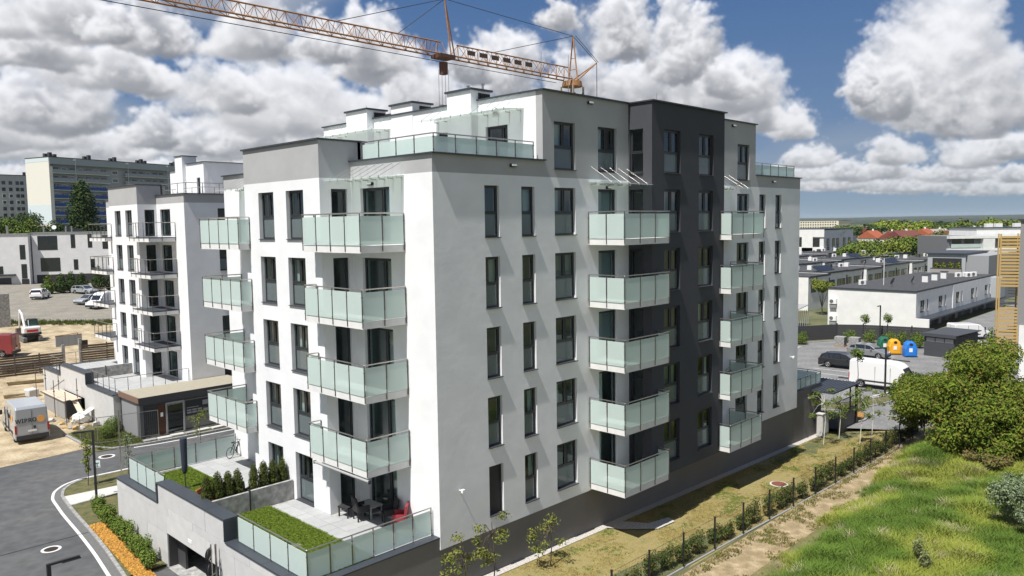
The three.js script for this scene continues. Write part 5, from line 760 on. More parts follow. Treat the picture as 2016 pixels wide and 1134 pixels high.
  const run = (x0, z0, x1, z1, n) => { for (let i = 0; i < n; i++) { const s0 = i / n, s1 = (i + 1) / n, ax = lerp(x0, x1, s0), az = lerp(z0, z1, s0), bx = lerp(x0, x1, s1), bz = lerp(z0, z1, s1), y = ground(ax, az), L = Math.hypot(bx - ax, bz - az), tn = -Math.atan2(bz - az, bx - ax); for (let k = 0; k < 8; k++) { const m = put('slat', cached(`hs${L.toFixed(2)}`, () => B(L - .02, .2, .05)), slat, hd); m.position.set((ax + bx) / 2, y + .22 + k * .24, (az + bz) / 2); m.rotation.y = tn; m.rotation.x = .12; } put('post', [BB(ax - .05, ax + .05, y, y + 2.15, az - .05, az + .05)], M.railDark, hd); } };
  run(-1.4, -65, 4.9, -64.6, 3); run(7.4, -67.2, 17, -66, 4);
  for (const [x, z, l] of [[4.95, -64.7, 'grey post ending the left hoarding'], [7.3, -67.3, 'pale concrete gate post with a dark letter box']]) { const t = thing('gate_post', l, 'post', [x, ground(x, z), z]); put('post', [BB(-.14, .14, 0, 2.7, -.12, .12)], M.concrete, t); if (x > 6) put('letter_box', [BB(.2, .75, 1.6, 2.5, -.08, .1)], M.black, t); }
  for (const [x, z, l] of [[9.4, -78.5, 'grey container panel in the weeds on the sand lot'], [2.7, -88, 'small pale site box near the excavator']]) { const t = thing('site_hoarding', l, 'panel', [x, ground(x, z), z], .1); const w = x > 5 ? 2.9 : 1.8; for (let i = 0; i < 4; i++) put('board', [BB(-w / 2 + i * w / 4 + .01, -w / 2 + (i + 1) * w / 4 - .01, .05, 1.25, -.06, .06)], std([.36, .39, .42], .7), t); put('frame', [bar(V(-w / 2, 1.3, 0), V(w / 2, 1.3, -1), .04), bar(V(w / 2, 0, -1), V(w / 2, 1.3, -1), .04), bar(V(w / 2, 1.3, 0), V(w / 2, 0, 0), .04), BB(-w / 2, w / 2, 1.24, 1.29, -.08, .08)], std([.2, .09, .05], .8), t); }
}
// far townhouses on the left
function simpleBuilding(name, label, pos, turn, o) {
  const t = thing(name, label, o.cat ?? 'house', pos, turn, o.group), { w, h, d } = o;
  put('wall', [BB(-w / 2, w / 2, -2, h, -d, 0)], o.mat ?? M.whiteFar, t); put('roof', [BB(-w / 2 - .1, w / 2 + .1, h, h + .18, -d - .1, .12)], o.roof ?? M.coping, t);
  const win = (x, y, ww, hh, face = 'front', m2) => { const g = cached(`fw${ww}_${hh}`, () => [BB(-ww / 2, ww / 2, 0, hh, -.12, .03)]), fr = put('window', g, M.frame, t); const p = put('pane', cached(`fp${ww}_${hh}`, () => BB(-ww / 2 + .07, ww / 2 - .07, .07, hh - .07, .03, .045)), m2 ?? carGlass, fr); if (ww > 1) put('mullion', cached(`fmul${hh}`, () => BB(-.04, .04, .07, hh - .07, .045, .06)), M.frame, fr); if (face === 'front') fr.position.set(x, y, 0); else { fr.position.set(-w / 2, y, -x); fr.rotation.y = -Math.PI / 2; } return fr; };
  (o.wins ?? []).forEach((q) => win(...q)); return t;
}
M.whiteFar = std([.74, .735, .72], .9, { map: withRepeat(mottle, 6) }); M.roofDark = std([.07, .072, .075], .9, { map: withRepeat(mottleStrong, 3) });
{
  const gx = 33.5, gz = -141, gY = ground(gx, gz) - .3, t = simpleBuilding('townhouse', 'white three storey terrace with big dark windows over a dark ground floor', [gx, gY, gz], -.45, { w: 23, h: 10.2, d: 10, mat: M.whiteFar, roof: std([.22, .24, .22], .9), wins: [[-8.9, 7.0, 3.3, 2.7], [-8.6, 2.9, 3.3, 2.6], [-4.6, 7.3, .75, 2.6], [-4.3, 3.1, .75, 2.0], [-1.7, 7.3, .75, 2.6], [-1.4, 3.1, .75, 2.0], [1.5, 7.0, 2.1, 2.7], [1.7, 3.8, .8, 1.6], [2.7, 3.8, .8, 1.6], [5.2, 7.0, .8, 2.6], [5.4, 3.1, .8, 2.0]] });
  put('ground_floor_recess', [BB(-11, 11.4, -.2, 2.3, .0, .04)], std(.035, .9), t); put('roof_unit', [BB(-6.8, -3.6, 10.3, 11.0, -5, -4)], M.black, t); for (const x of [-10, -6.2, -5.2]) put('flue', [CY(.14, .14, 1.2, x, 10.9, -3)], M.steel, t); put('downpipe', [CY(.06, .06, 8, 3.9, 6, .1, 6)], M.black, t); put('antenna', [CY(.02, .02, 1.6, -8, 11, -2, 5), CY(.4, .4, .05, 0, 0, 0, 14).rotateX(1.3).translate(-8, 11.3, -1.9)], M.whiteMetal, t);
  const t2 = simpleBuilding('townhouse', 'white stair tower house with garage at the left end of the far terrace', [19.2, gY, gz - 5.0], -.45, { w: 6.6, h: 10, d: 9, roof: std([.25, .25, .25], .9), wins: [[2.3, 5.4, .9, 2.7], [2.4, 1.8, .9, 2.7], [-3.9, 6.6, 1.6, 1.4], [-1.4, 2.6, .8, 1.6]] }); put('garage_door', [BB(-3.2, .2, -.6, 2.0, .02, .06)], std([.04, .045, .06], .6), t2); put('porch_roof', [BB(-5, 1.0, 2.4, 2.7, 0, 1.2)], M.roofDark, t2); put('entrance_door', [BB(1.9, 3.1, -.6, 1.7, .02, .06)], M.black, t2); put('flue', [CY(.2, .2, 1.6, -.4, 10.9, -2)], M.steel, t2);
  simpleBuilding('townhouse', 'white house cut off at the left edge of the far terrace', [13.3, gY - .3, gz - 7.0], -.45, { w: 6, h: 9.2, d: 9, roof: std([.25, .25, .25], .9), wins: [[1.4, 6.3, 2.2, 1.6], [.6, 2.7, .8, 1.7], [2.3, 2.7, .8, 1.7]] });
  tag(put('site_wall', [BB(-2, 7.6, -1, 3.6, -96.5, -96)].map((g) => g.translate(0, 1.2, 0)), M.concrete), 'grey blank wall at the left edge behind the excavator', 'wall');
  [[20.5, 3.2, 'fresh'], [22.4, 3.4, 'dark'], [24.0, 3.6, 'dark'], [25.7, 3.3, 'dark'], [28.4, 4.4, 'dark'], [30.6, 3.2, 'dark'], [32.8, 4.2, 'yellow']].forEach(([x, h, c], i) => tree('conifer', `${['light green rounded shrub', 'dark conifer', 'dark tall conifer', 'dark conifer with broad base', 'pointed dark spruce', 'dark low conifer', 'yellow green spruce'][i]} in the planting before the far white terrace`, [x, ground(x, -127), -127], { trunk: 1, r: .1, n: 1500, size: .34, shell: .3, cols: GREEN[c], blobs: [[0, h * .35, 0, 1.2, h * .35, 1.2], [0, h * .7, 0, .7, h * .35, .7]] }, 'planting before the far terrace'));
}
// tower blocks
{
  const gz = -268, t = thing('tower_block', 'long slab tower with cream gable and blue balcony fronts', 'building', [60, 3.5, gz], .3), Ht = 33.5, L = 62, conc = std([.36, .38, .39], .9, { map: withRepeat(mottle, 20) }), cream = std([.70, .675, .60], .9), blue = std([.015, .07, .28], .7), paleBlue = std([.58, .65, .67], .85), bandM = std([.30, .33, .35], .85);
  // corner at origin, long face along +x facing +z, gable facing -x
  put('wall', [BB(.3, L, -4, Ht, -12, -1.2)], conc, t); put('gable', [BB(-.1, .29, -4, Ht - .02, -12.4, .3)], cream, t); put('gable_band', [BB(-.13, -.1, 11.5, 18, -12.4, .3)], paleBlue, t); put('gable_top', [BB(-.13, -.1, Ht - 1.4, Ht - .03, -12.4, .3)], paleBlue, t); put('gable_fin', [BB(.3, 1.1, -4, Ht - 3, -1.2, .3)], cream, t); put('attic', [BB(.3, L, Ht - 2.2, Ht, -1.19, .35)], std([.33, .365, .385], .85), t); put('roof', [BB(-.2, L + .1, Ht, Ht + .2, -12.5, .5)], M.roofDark, t);
  put('emblem', [prism([[0, 0], [.9, 0], [.3, 1.6], [0, 1.6]], .05, 0).rotateY(-Math.PI / 2).translate(-.14, 15, -11.5)], std([.1, .2, .25], .8), t); put('gable_print', [BB(-.14, -.13, 13.6, 14.2, -9.5, -4)], std([.3, .42, .45], .8), t);
  for (let k = 0; k < 11; k++) { const y = Ht - 3.6 - k * 2.8; for (const [x0, x1] of [[1.2, 22], [28, 47], [49, 62]]) {
    put('balcony_front', [BB(x0, x1, y - 1.35, y - .25, .1, .3)], k >= 2 && x0 < 5 ? blue : bandM, t); put('balcony_slab', [BB(x0, x1, y - 1.55, y - 1.36, -1.2, .25)], M.slab, t);
    for (let x = x0 + 1; x < x1 - 1.5; x += 2.9) { const fr = put('window', cached('tw', () => BB(0, 1.7, 0, 1.35, -.1, .05)), rnd() < .3 ? M.whiteMetal : M.frame, t); fr.position.set(x, y - .9, -1.2); const p = put('pane', cached('twp', () => BB(.12, 1.58, .12, 1.23, .05, .07)), carGlass, fr); } }
    { const fr = put('window', cached('tw2', () => BB(0, 2.4, 0, 1.4, -.1, .06)), M.whiteMetal, t); fr.position.set(23.6, y - 1.0, -1.2); put('pane', cached('twp2', () => BB(.15, 2.25, .15, 1.25, .06, .08)), carGlass, fr); } }
  for (const x of [9, 29, 46]) put('lightning_conductor', [CY(.08, .08, Ht, x, Ht / 2, .5, 5), B(.9, .3, .3, x - .3, Ht - .5, .5)], M.whiteMetal, t);
  for (const [x, n] of [[2, 3], [16, 2], [26, 2], [37, 3], [52, 2], [58, 3]]) for (let i = 0; i < n; i++) put('roof_vent', [BB(x + i * 1.6, x + i * 1.6 + 1, Ht + .2, Ht + 1.6 + (i % 2) * .5, -6, -5)], M.roofDark, t);
  const t2 = thing('tower_block', 'pale grey slab tower with small windows at the left edge', 'building', [52, 4, -372], .05), H2 = 33;
  put('wall', [BB(-20, 60, -4, H2, -12, 0)], std([.42, .42, .42], .9), t2); put('roof', [BB(-20.3, 60.3, H2, H2 + .3, -12.2, .2)], M.roofDark, t2);
  for (let k = 0; k < 9; k++) for (let i = 0; i < 17; i++) { const x = 18 + i * 2.35 + (i % 3) * .3; const fr = put('window', cached('tw3', () => BB(0, 1.35, 0, 1.5, -.1, .05)), rnd() < .25 ? M.whiteMetal : M.frame, t2); fr.position.set(x, H2 - 4 - k * 2.8, 0); put('pane', cached('twp3', () => BB(.1, 1.25, .1, 1.4, .05, .07)), carGlass, fr); }
  for (const x of [28, 30, 31.5, 44, 45.5, 47]) put('roof_vent', [BB(x, x + 1, H2 + .3, H2 + 1.9, -6, -5)], M.roofDark, t2);
  tree('poplar', 'tall dark poplar standing in front of the blue balconies', [50.5, 5, -206], { trunk: 6, r: .4, n: 7000, size: .8, shell: .35, cols: GREEN.dark, nl: 5, blobs: [[0, 5, 0, 4, 4.5, 3.8], [.6, 9, 0, 3.9, 4, 3.6], [-.6, 12.5, 0, 3.6, 4, 3.4], [.3, 16, 0, 3.1, 3.6, 3], [0, 18.8, 0, 2.4, 2.6, 2.3], [-2, 8, 1, 2, 3, 2], [2, 13.5, .5, 2, 2.6, 2]] });
  [[30, -196, 14, 6, 'fresh', 'round green tree at the left edge before the pale tower'], [37, -205, 15, 6.5, 'dark', 'broad dark tree below the pale tower'], [43, -203, 11.5, 5, 'dark', 'dark tree at the foot of the cream gable'], [57, -205, 11, 5, 'dark', 'low dark tree right of the tall poplar']].forEach(([x, z, h, R, c, l]) => tree('park_tree', l, [x, 5, z], { trunk: 3, r: .3, n: 3600, size: .7, shell: .4, cols: GREEN[c], blobs: clump(9, R, h * .4, h * .55, .42) }, 'trees before the tower blocks'));
}
// ---------- right side ----------
const acUnit = (t, x, y, z, turn = 0) => { const u = put('air_conditioner', [new RoundedBoxGeometry(1.0, .75, .4, 2, .04).translate(0, .4, 0)], M.whiteMetal, t); u.position.set(x, y, z); u.rotation.y = turn; put('fan_grille', [CY(.27, .27, .03, 0, 0, 0, 18).rotateX(Math.PI / 2).translate(-.14, .4, .2)], std(.12, .7), u); return u; };
const dish = (t, x, y, z, r = .45, s = 1) => { const d = put('satellite_dish', [new THREE.SphereGeometry(r, 16, 6, 0, 6.283, 0, .8).scale(1, .5, 1).translate(0, -r * .4, 0).rotateX(-1.2).rotateY(rr(-.9, .2)).translate(0, .8, 0)], s ? M.whiteMetal : std(.22, .6), t); d.position.set(x, y, z); put('mast', [CY(.03, .03, .9, 0, .4, 0, 6), bar(V(0, .8, 0), V(.1, .7, .35), .015)], M.black, d); };
{ // white two storey house row with blank gable
  const x0 = 91.45, x1 = 131, zf = -11.04, zb = -22.7, top = 3.2, t = thing('garage_house_row', 'white flat roofed house row with blank lit gable and dark garages', 'house', [0, 0, 0]), greyF = M.whiteFar;
  put('gable', [BB(x0, x0 + .3, -3, top, zb, zf)], M.whiteFar, t); put('gable_foot', [BB(x0, x0 + .3, -3, -.3, zf + .002, -9.4)], M.whiteFar, t);
  const units = 5, ul = (x1 - x0 - .3) / units;
  put('rear_wall', [BB(x0 + .3, x1, -3, top, zb, zb + .3)], M.whiteFar, t); put('roof', [BB(x0 - .05, x1, top, top + .12, zb - .05, zf + .05)], M.roofDark, t); put('roof_edge', [BB(x0 - .1, x0 - .05, top - .05, top + .18, zb - .1, zf + .1)], M.coping, t); put('roof_edge', [BB(x0 - .05, x1, top - .05, top + .18, zf + .05, zf + .1)], M.coping, t);
  for (let i = 0; i < units; i++) {
    const a = x0 + .3 + i * ul, hs = [[a + 1.4, a + 3.1, .35, 1.95], [a + 4.2, a + 4.75, .3, 1.95]], st = i >= 2 ? .1 : 0;
    put('front_wall', [wallZ(a, a + ul, -.3, top, zf + st, hs, .3)], greyF, t);
    for (const [p, q, y0, y1] of hs) addWindow(t, 'z', (p + q) / 2, y0 + .035, zf + st, q - p, y1 - y0 - .035, q - p > 1 ? 'double' : 'fixed', { clear: 1, recess: .14, over: .12 });
    put('awning_slab', [BB(a, a + ul - .04, -.5, -.3, zf + .002, -9.45 + st)], M.coping, t);
    const gd = put('garage_front', [BB(a, a + ul, -3, -.5, zf - .6, zf - .5)], std(.14, .9), t); put('garage_door', [BB(a + 3.6, a + 6.3, -2, -.75, zf - .5, zf - .44)], std(.02, .6), gd); put('entrance_door', [BB(a + .6, a + 1.6, -2, -.75, zf - .5, zf - .45)], std([.05, .05, .055], .6), gd); put('pier', [BB(a + 2.0, a + 3.3, -2, -.5, zf - .5, zf - .1)], std(.22, .9), gd); put('wall_light', [new THREE.SphereGeometry(.13, 10, 8).translate(a + 2.8, -.8, zf - .02)], M.lampGlass, gd);
  }
  put('inner_floor', [BB(x0 + .31, x1, -.35, -.25, zb + .3, zf - .31)], M.inside, t);
  for (const y of [1.0, -1.4]) { const u = acUnit(t, x0 - .22, y, -21.9, -Math.PI / 2); put('shield', [B(.9, .5, .03, 0, -.25, .1)], std(.25, .7), u); }
  for (const [x, z] of [[97.4, -20.2], [120.5, -13.8], [122.4, -13.2], [121.6, -12.6], [123.5, -12.4]]) acUnit(t, x, top + .15, z, -.6);
  for (const [x, z] of [[97.7, -16.2], [103, -15.2]]) dish(t, x, top + .1, z, .75, 0);
  for (const x of [108, 112.5, 117]) { const c = put('chimney', [BB(x, x + .9, top, top + 1.2, -15.4, -14.6)], M.whiteFar, t); put('chimney_cap', [BB(x - .1, x + 1.0, top + 1.2, top + 1.28, -15.5, -14.5)], M.coping, c); }
  put('mast', [CY(.05, .05, 4, 99.6, top + 2, -18, 6)], M.whiteMetal, t);
}
function rowHouses(label, z, xs, depth, top, o = {}) {
  const t = thing('terraced_houses', label, 'house', [0, 0, 0]), x0 = xs[0], x1 = xs[1], n = o.n, ul = (x1 - x0) / n, wallM = M.whiteFar;
  for (let i = 0; i < n; i++) {
    const a = x0 + i * ul, st = (i * 37 % 3) * .35, tp = top + (i * 53 % 3) * .12;
    put('wall', [BB(a, a + ul - .02, -3, tp, z - depth, z - st)], i === 0 ? M.whiteFar : wallM, t); put('roof', [BB(a - .02, a + ul - .04, tp, tp + .14, z - depth - .1, z - st + .18)], M.roofDark, t); put('roof_edge', [BB(a - .02, a + ul - .04, tp - .12, tp + .18, z - st + .181, z - st + .24)], M.coping, t);
    for (const [u, w] of [[ul * .12, 2.0], [ul * .5, 2.4], [ul * .8, 1.0]]) { const fr = put('window', cached('rw' + w, () => BB(0, w, 0, 1.55, -.1, .04)), M.frame, t); fr.position.set(a + u, .9, z - st); put('pane', cached('rwp' + w, () => BB(.08, w - .08, .08, 1.47, .04, .055)), carGlass, fr); put('mullion', cached('rwm' + w, () => BB(w / 2 - .05, w / 2 + .05, .08, 1.47, .055, .07)), M.frame, fr); }
    put('downpipe', [CY(.07, .07, 4, a + ul - .15, 1, z - st + .08, 6)], M.black, t);
    if (i % 2) acUnit(t, a + ul * .3, tp + .14, z - depth * rr(.3, .8), -.5); if (i % 3 !== 1) dish(t, a + ul * rr(.4, .9), tp + .14, z - depth * rr(.2, .7), rr(.4, .6)); put('chimney', [BB(a + ul * .55, a + ul * .55 + .8, tp, tp + .9, z - depth * .6, z - depth * .6 + .8)], i % 2 ? M.whiteFar : M.roofDark, t);
    if (o.solar && i % 4 === 1) for (let k = 0; k < 6; k++) put('solar_panel', [B(1.0, .05, 1.7).rotateX(.5).translate(a + .8 + k * 1.1, tp + .6, z - 2.6)], std([.01, .012, .02], .3), t);
  }
  return t;
}
rowHouses('long grey shaded terrace with dark windows, nearest behind the white gable', -32, [106, 190], 10, 3.5, { n: 10, solar: 1 });
rowHouses('second dark roofed terrace behind the nearest grey one', -46.5, [118, 205], 10, 3.6, { n: 9, solar: 1 });
rowHouses('third dark roofed terrace just below the trees', -61, [140, 240], 10, 3.7, { n: 9 });
{ // pergola garden between the terrace and the gable
  const t = thing('pergola', 'low grey pergola roof with pale lattice left of the blank gable', 'pergola', [86, -2, -27]); put('roof', [B(7, .1, 5, 0, 2.5, 0).rotateZ(.12)], std(.3, .8), t); for (let i = 0; i < 12; i++) put('lattice_bar', [BB(-3.4 + i * .6, -3.3 + i * .6, 0, 2.2, 2.4, 2.45)], std(.4, .7), t); for (const x of [-3.3, 3.3]) put('post', [BB(x - .08, x + .08, 0, 2.5, -2.3, -2.1)], std(.2, .8), t);
  [[88, -30, 1.7, 'fresh', 'green garden tree beside the pergola'], [84, -33, 2.0, 'fresh', 'bushy garden tree at the wall edge left of the pergola'], [92, -31, 1.5, 'dark', 'darker garden shrub behind the blank gable'], [102, -28, 1.6, 'yellow', 'yellow green tree top showing above the blank gable']].forEach(([x, z, r, c, l]) => tree('garden_tree', l, [x, -2, z], { trunk: 1.4, r: .1, n: 1500, size: .34, shell: .4, cols: GREEN[c], blobs: clump(6, r, 1.5, 2.6 + (x > 100 ? 2.2 : 0), .5) }, 'trees in the row house gardens'));
}
{ // dark boundary fence with panels
  const t = thing('boundary_fence', 'dark solid panel fence below the blank white gable', 'fence', [0, 0, 0]), pts = [[70.5, -19.6], [74, -19.2], [78.6, -16.2], [80.2, -13.6], [81.0, -11.0], [81.6, -8.4], [82, -6]];
  for (let i = 0; i < pts.length - 1; i++) { const [ax, az] = pts[i], [bx, bz] = pts[i + 1], L = Math.hypot(bx - ax, bz - az); for (let k = 0; k < 6; k++) { const m = put('fence_board', [B(L - .04, .29, .06)], std([.045, .045, .048], .7), t); m.position.set((ax + bx) / 2, -1.8 + k * .3, (az + bz) / 2); m.rotation.y = -Math.atan2(bz - az, bx - ax); } put('post', [BB(ax - .06, ax + .06, -2, 0, az - .06, az + .06)], M.black, t); }
}
{ // recycling bins
  const bell = (label, x, z, mat, sc = 1) => { const t = thing('recycling_bin', label, 'bin', [x, -1.97, z], -1.0, 'recycling bells in the car park'); put('body', [taper(prism([[-.62, .05], [.62, .05], [.66, .9], [.5, 1.45], [.25, 1.7], [-.25, 1.7], [-.5, 1.45], [-.66, .9]], 1.3, .14), .8, .22)], mat, t); put('opening', [CY(.18, .18, .06, 0, 0, 0, 16).rotateX(Math.PI / 2).translate(0, 1.38, .56)], M.black, t); put('label_sheet', [B(.34, .42, .02, -.05, .8, .66)], M.whiteMetal, t); for (const s of [1, -1]) put('foot', [B(.2, .1, 1.1, s * .45, .02, 0)], M.black, t); put('lift_eye', [new THREE.TorusGeometry(.1, .025, 6, 14).translate(0, 1.76, 0)], M.black, t); t.scale.setScalar(sc); };
  bell('dark green recycling bell, left of the three behind the grey hatchback', 72.6, -8.5, std([.01, .11, .06], .5), .98); bell('yellow recycling bell between the green and the blue one', 71.4, -7.0, std([.72, .34, .01], .5), .98); bell('blue recycling bell nearest the dark bin shed', 70.8, -5.2, std([.01, .16, .55], .5), .98);
  const s = thing('bin_shed', 'dark flat roofed bin shed with pale window strips behind the tree', 'shed', [75.4, -2, -2.4], -.12), dk = std([.05, .053, .06], .7); for (let k = 0; k < 9; k++) { put('cladding_board', [BB(-3.0, 3.0, k * .25, k * .25 + .24, 1.5, 1.56)], dk, s); put('cladding_board', [BB(-3.06, -3.0, k * .25, k * .25 + .24, -1.5, 1.5)], dk, s); } put('rear_wall', [BB(-3, 3, 0, 2.3, -1.56, -1.5)], dk, s); put('side_wall', [BB(3, 3.06, 0, 2.3, -1.5, 1.5)], dk, s);
  put('roof', [BB(-3.3, 3.3, 2.4, 2.5, -1.8, 1.8)], dk, s); put('roof_fascia', [BB(-3.35, -3.3, 2.2, 2.55, -1.8, 1.8)], dk, s); for (let i = 0; i < 3; i++) put('window_strip', [BB(-3.08, -3.06, 1.65, 2.05, -1.3 + i * .95, -.45 + i * .95)], std(.35, .6), s);
  for (let i = 0; i < 2; i++) { const p = thing('paver_pallet', `wrapped pallet of grey paving stones, ${i ? 'right' : 'left'} of two by the dark fence`, 'pallet', [73.2 + i * .4, -1.97, -13.6 + i * 1.5], .1, 'pallets by the dark fence'); put('pallet', [BB(-.6, .6, 0, .14, -.6, .6)], std([.3, .2, .1], .9), p); for (let k = 0; k < 5; k++) put('stone_layer', [BB(-.55, .55, .15 + k * .2, .34 + k * .2, -.55, .55)], G.kerb, p); }
}
[[78.0, -12.6, 2.8, 'small round topped tree left on the white gable'], [79.2, -10.4, 2.9, 'small round topped tree behind the lamp on the white gable'], [48.6, -2.4, 3.4, 'young tree with small crown in front of the white panel van']].forEach(([x, z, h, l]) => tree('street_tree', l, [x, -2, z], { trunk: h, r: .04, n: 420, size: .2, cols: GREEN.fresh, nl: 3, blobs: [[0, h + .2, 0, .6, .5, .6], [.2, h - .2, .1, .4, .4, .4]] }, 'young street trees'));
[[76.4, -13.8], [77.6, -11.9], [78.2, -9.9], [78.6, -8.6], [77.3, -6.2], [79.2, -7.2], [71.6, -17.6]].forEach(([x, z], i) => { const t = thing('hedge_shrub', `green shrub before the dark panel fence, ${['beside the pallets', 'under the lamp', 'right of the lamp', 'behind the green bell', 'behind the blue bell', 'between the bells and the gable', 'at the far left end'][i]}`, 'shrub', [x, -2, z], 0, 'shrubs before the dark fence'); put('stem', [CY(.03, .04, .6, 0, .3, 0)], bark, t); put('crown', leaves([[0, .8, 0, .8, .8, .8], [.3, 1.2, .2, .4, .5, .4]], 700, .18, GREEN.fresh, { shell: .4 }), leafSolid, t); });
{ // low grey building with planted loggia
  const t = thing('office_building', 'low grey building with a loggia full of plants', 'building', [131, 0, -15.5]), gm2 = std([.34, .36, .37], .85); // corner at origin; loggia face towards -x
  put('wall', [BB(0, 14, -3, 6.6, -6, 0)], gm2, t); put('side_wall', [BB(.4, 22, -3, 6.4, 0, 3.4)], std([.27, .275, .28], .85), t); put('roof', [BB(-.3, 14.2, 6.6, 6.8, -6.3, .2)], M.coping, t); put('wing', [BB(-3, 0, -3, 3, -6, 6)], gm2, t);
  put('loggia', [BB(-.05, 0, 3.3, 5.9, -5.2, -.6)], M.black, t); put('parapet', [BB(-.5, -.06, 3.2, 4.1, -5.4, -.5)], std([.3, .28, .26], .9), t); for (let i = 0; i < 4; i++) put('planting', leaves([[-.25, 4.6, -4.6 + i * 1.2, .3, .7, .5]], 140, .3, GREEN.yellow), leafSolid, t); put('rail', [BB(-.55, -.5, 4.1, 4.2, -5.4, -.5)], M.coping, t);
}
{ // white apartment house at the right
  const t = thing('apartment_house', 'white modern apartment house with glass balconies at the right', 'building', [196, -1, -28], -.78), w = M.whiteFar; // turned so that both fronts show
  put('wall', [BB(-9, 16, -3, 9.4, -14, 0)], std([.16, .165, .17], .85), t); for (const y of [-.2, 3.1, 6.3, 9.3]) put('white_band', [BB(-9.3, 16.3, y - .5, y + .1, -.3, 1.2)], w, t); put('white_pier', [BB(-1.2, 1.6, -3, 9.2, -.2, 1.15)], w, t); put('white_pier', [BB(10, 11.2, -3, 9.2, -.2, 1.15)], w, t); put('attic', [BB(-2, 16, 9.4, 11.2, -12, -.4)], w, t); put('roof', [BB(-2.2, 16.2, 11.2, 11.4, -12.2, -.2)], M.coping, t);
  for (const y of [.2, 3.5, 6.6]) { for (const x of [-7, -4, 4, 7, 13]) { const fr = put('window', cached('aw', () => BB(-1.1, 1.1, 0, 2.1, 0, .06)), M.frame, t); fr.position.set(x, y, .0); put('pane', cached('awp', () => BB(-1, 1, .1, 2, .06, .08)), carGlass, fr); } put('glass_rail', [BB(-9, -1.3, y, y + .9, 1.1, 1.14)], M.frosted, t); }
  for (const [x, z] of [[2, -4], [5, -5], [9, -4]]) put('roof_unit', [BB(x, x + 1.6, 11.4, 12.3, z, z + 1)], M.whiteMetal, t);
}
{ // white modern house left of the trees
  const t = thing('modern_house', 'white three storey modern house with wooden panels at the block edge', 'building', [209.5, -1.5, -73]), wd = std([.42, .26, .12], .8); // near corner at origin: -x face lit, +z face shaded
  put('wall', [BB(0, 22, -3, 11.2, -16, 0)], M.whiteFar, t); for (const [y0, y1] of [[9.2, 11.4], [4.6, 6.0]]) put('white_band', [BB(-.4, 0, y0, y1, -16, .2)], M.whiteFar, t); put('white_pier', [BB(-.4, 0, 0, 9.2, -6.5, -3.2)], M.whiteFar, t); put('roof', [BB(-.4, 22.3, 11.4, 11.6, -16.2, .3)], M.coping, t); put('lit_wall', [BB(-.1, -.01, 6, 9.2, -16, 0)], M.whiteFar, t); put('dark_recess', [BB(-.12, -.1, 0, 4.6, -16, -6.5)], M.black, t); put('wood_panel', [BB(-.2, -.12, 0, 4.6, -13.5, -11)], std([.2, .07, .03], .8), t);
  for (const z of [-9, -5.5]) { put('wood_panel', [BB(-.18, -.1, 6.1, 9.1, z - 1.2, z)], wd, t); } for (const z of [-14, -7.6, -2.4]) { const fr = put('window', cached('mw', () => BB(0, .1, 0, 2.6, -1.2, 1.2)), M.frame, t); fr.position.set(-.2, 6.3, z); put('pane', cached('mwp', () => BB(-.03, 0, .1, 2.5, -1.1, 1.1)), carGlass, fr); }
  for (const y of [1, 4.6 - 3.3, 6.4]) for (const x of [2, 6, 9, 14, 18]) { const fr = put('window', cached('mw2', () => BB(0, 1.8, 0, 2.3, 0, .08)), M.frame, t); fr.position.set(x, y + (y < 2 ? .6 : 0), .0); put('pane', cached('mwp2', () => BB(.1, 1.7, .1, 2.2, .08, .1)), carGlass, fr); } for (const x of [2, 6, 9, 14, 18]) { const fr = put('window', cache.mw2, M.frame, t); fr.position.set(x, 3.9, 0); put('pane', cache.mwp2, carGlass, fr); } dish(t, 12, 9.5, 1, 1.0);
  const t2 = simpleBuilding('modern_house', 'low grey flat roofed house behind the white modern one', [236, -2, -78], 0, { w: 22, h: 9, d: 12, mat: std([.36, .38, .42], .9), roof: G.kerb, wins: [[-8, 5, 1.4, 2.4], [-5, 5, 1.4, 2.4], [-2, 5, 1.4, 2.4], [2, 5, 1.4, 2.4], [6, 5, 1.4, 2.4]] });
}
{ // long pale slab block on the horizon
  const t = thing('slab_block', 'long cream and white slab block far away before the hills', 'building', [760, -2, -330]); 
  put('white_wing', [BB(0, 26, -2, 13, -24, 0)], M.whiteFar, t); put('cream_wing', [BB(.6, 30, -2, 13.2, .2, 40)], std([.62, .58, .46], .9), t); put('roof', [BB(.4, 30.2, 13.2, 13.5, .1, 40.2)], M.roofDark, t); put('roof', [BB(-.2, 26.2, 13, 13.3, -24.2, .05)], M.roofDark, t);
  for (let k = 0; k < 5; k++) for (let i = 0; i < 15; i++) { const a = put('window', cached('sw', () => BB(-.1, 0, 0, 1.2, 0, 1.2)), M.frame, t); a.position.set(.6, 1 + k * 2.5, 1.4 + i * 2.5); put('pane', cached('swp', () => BB(-.14, -.1, .1, 1.1, .1, 1.1)), carGlass, a); if (i < 8) { const b = put('window', cache.sw, M.frame, t); b.position.set(0, 1 + k * 2.5, -22 + i * 2.5); put('pane', cache.swp, carGlass, b); } }
}
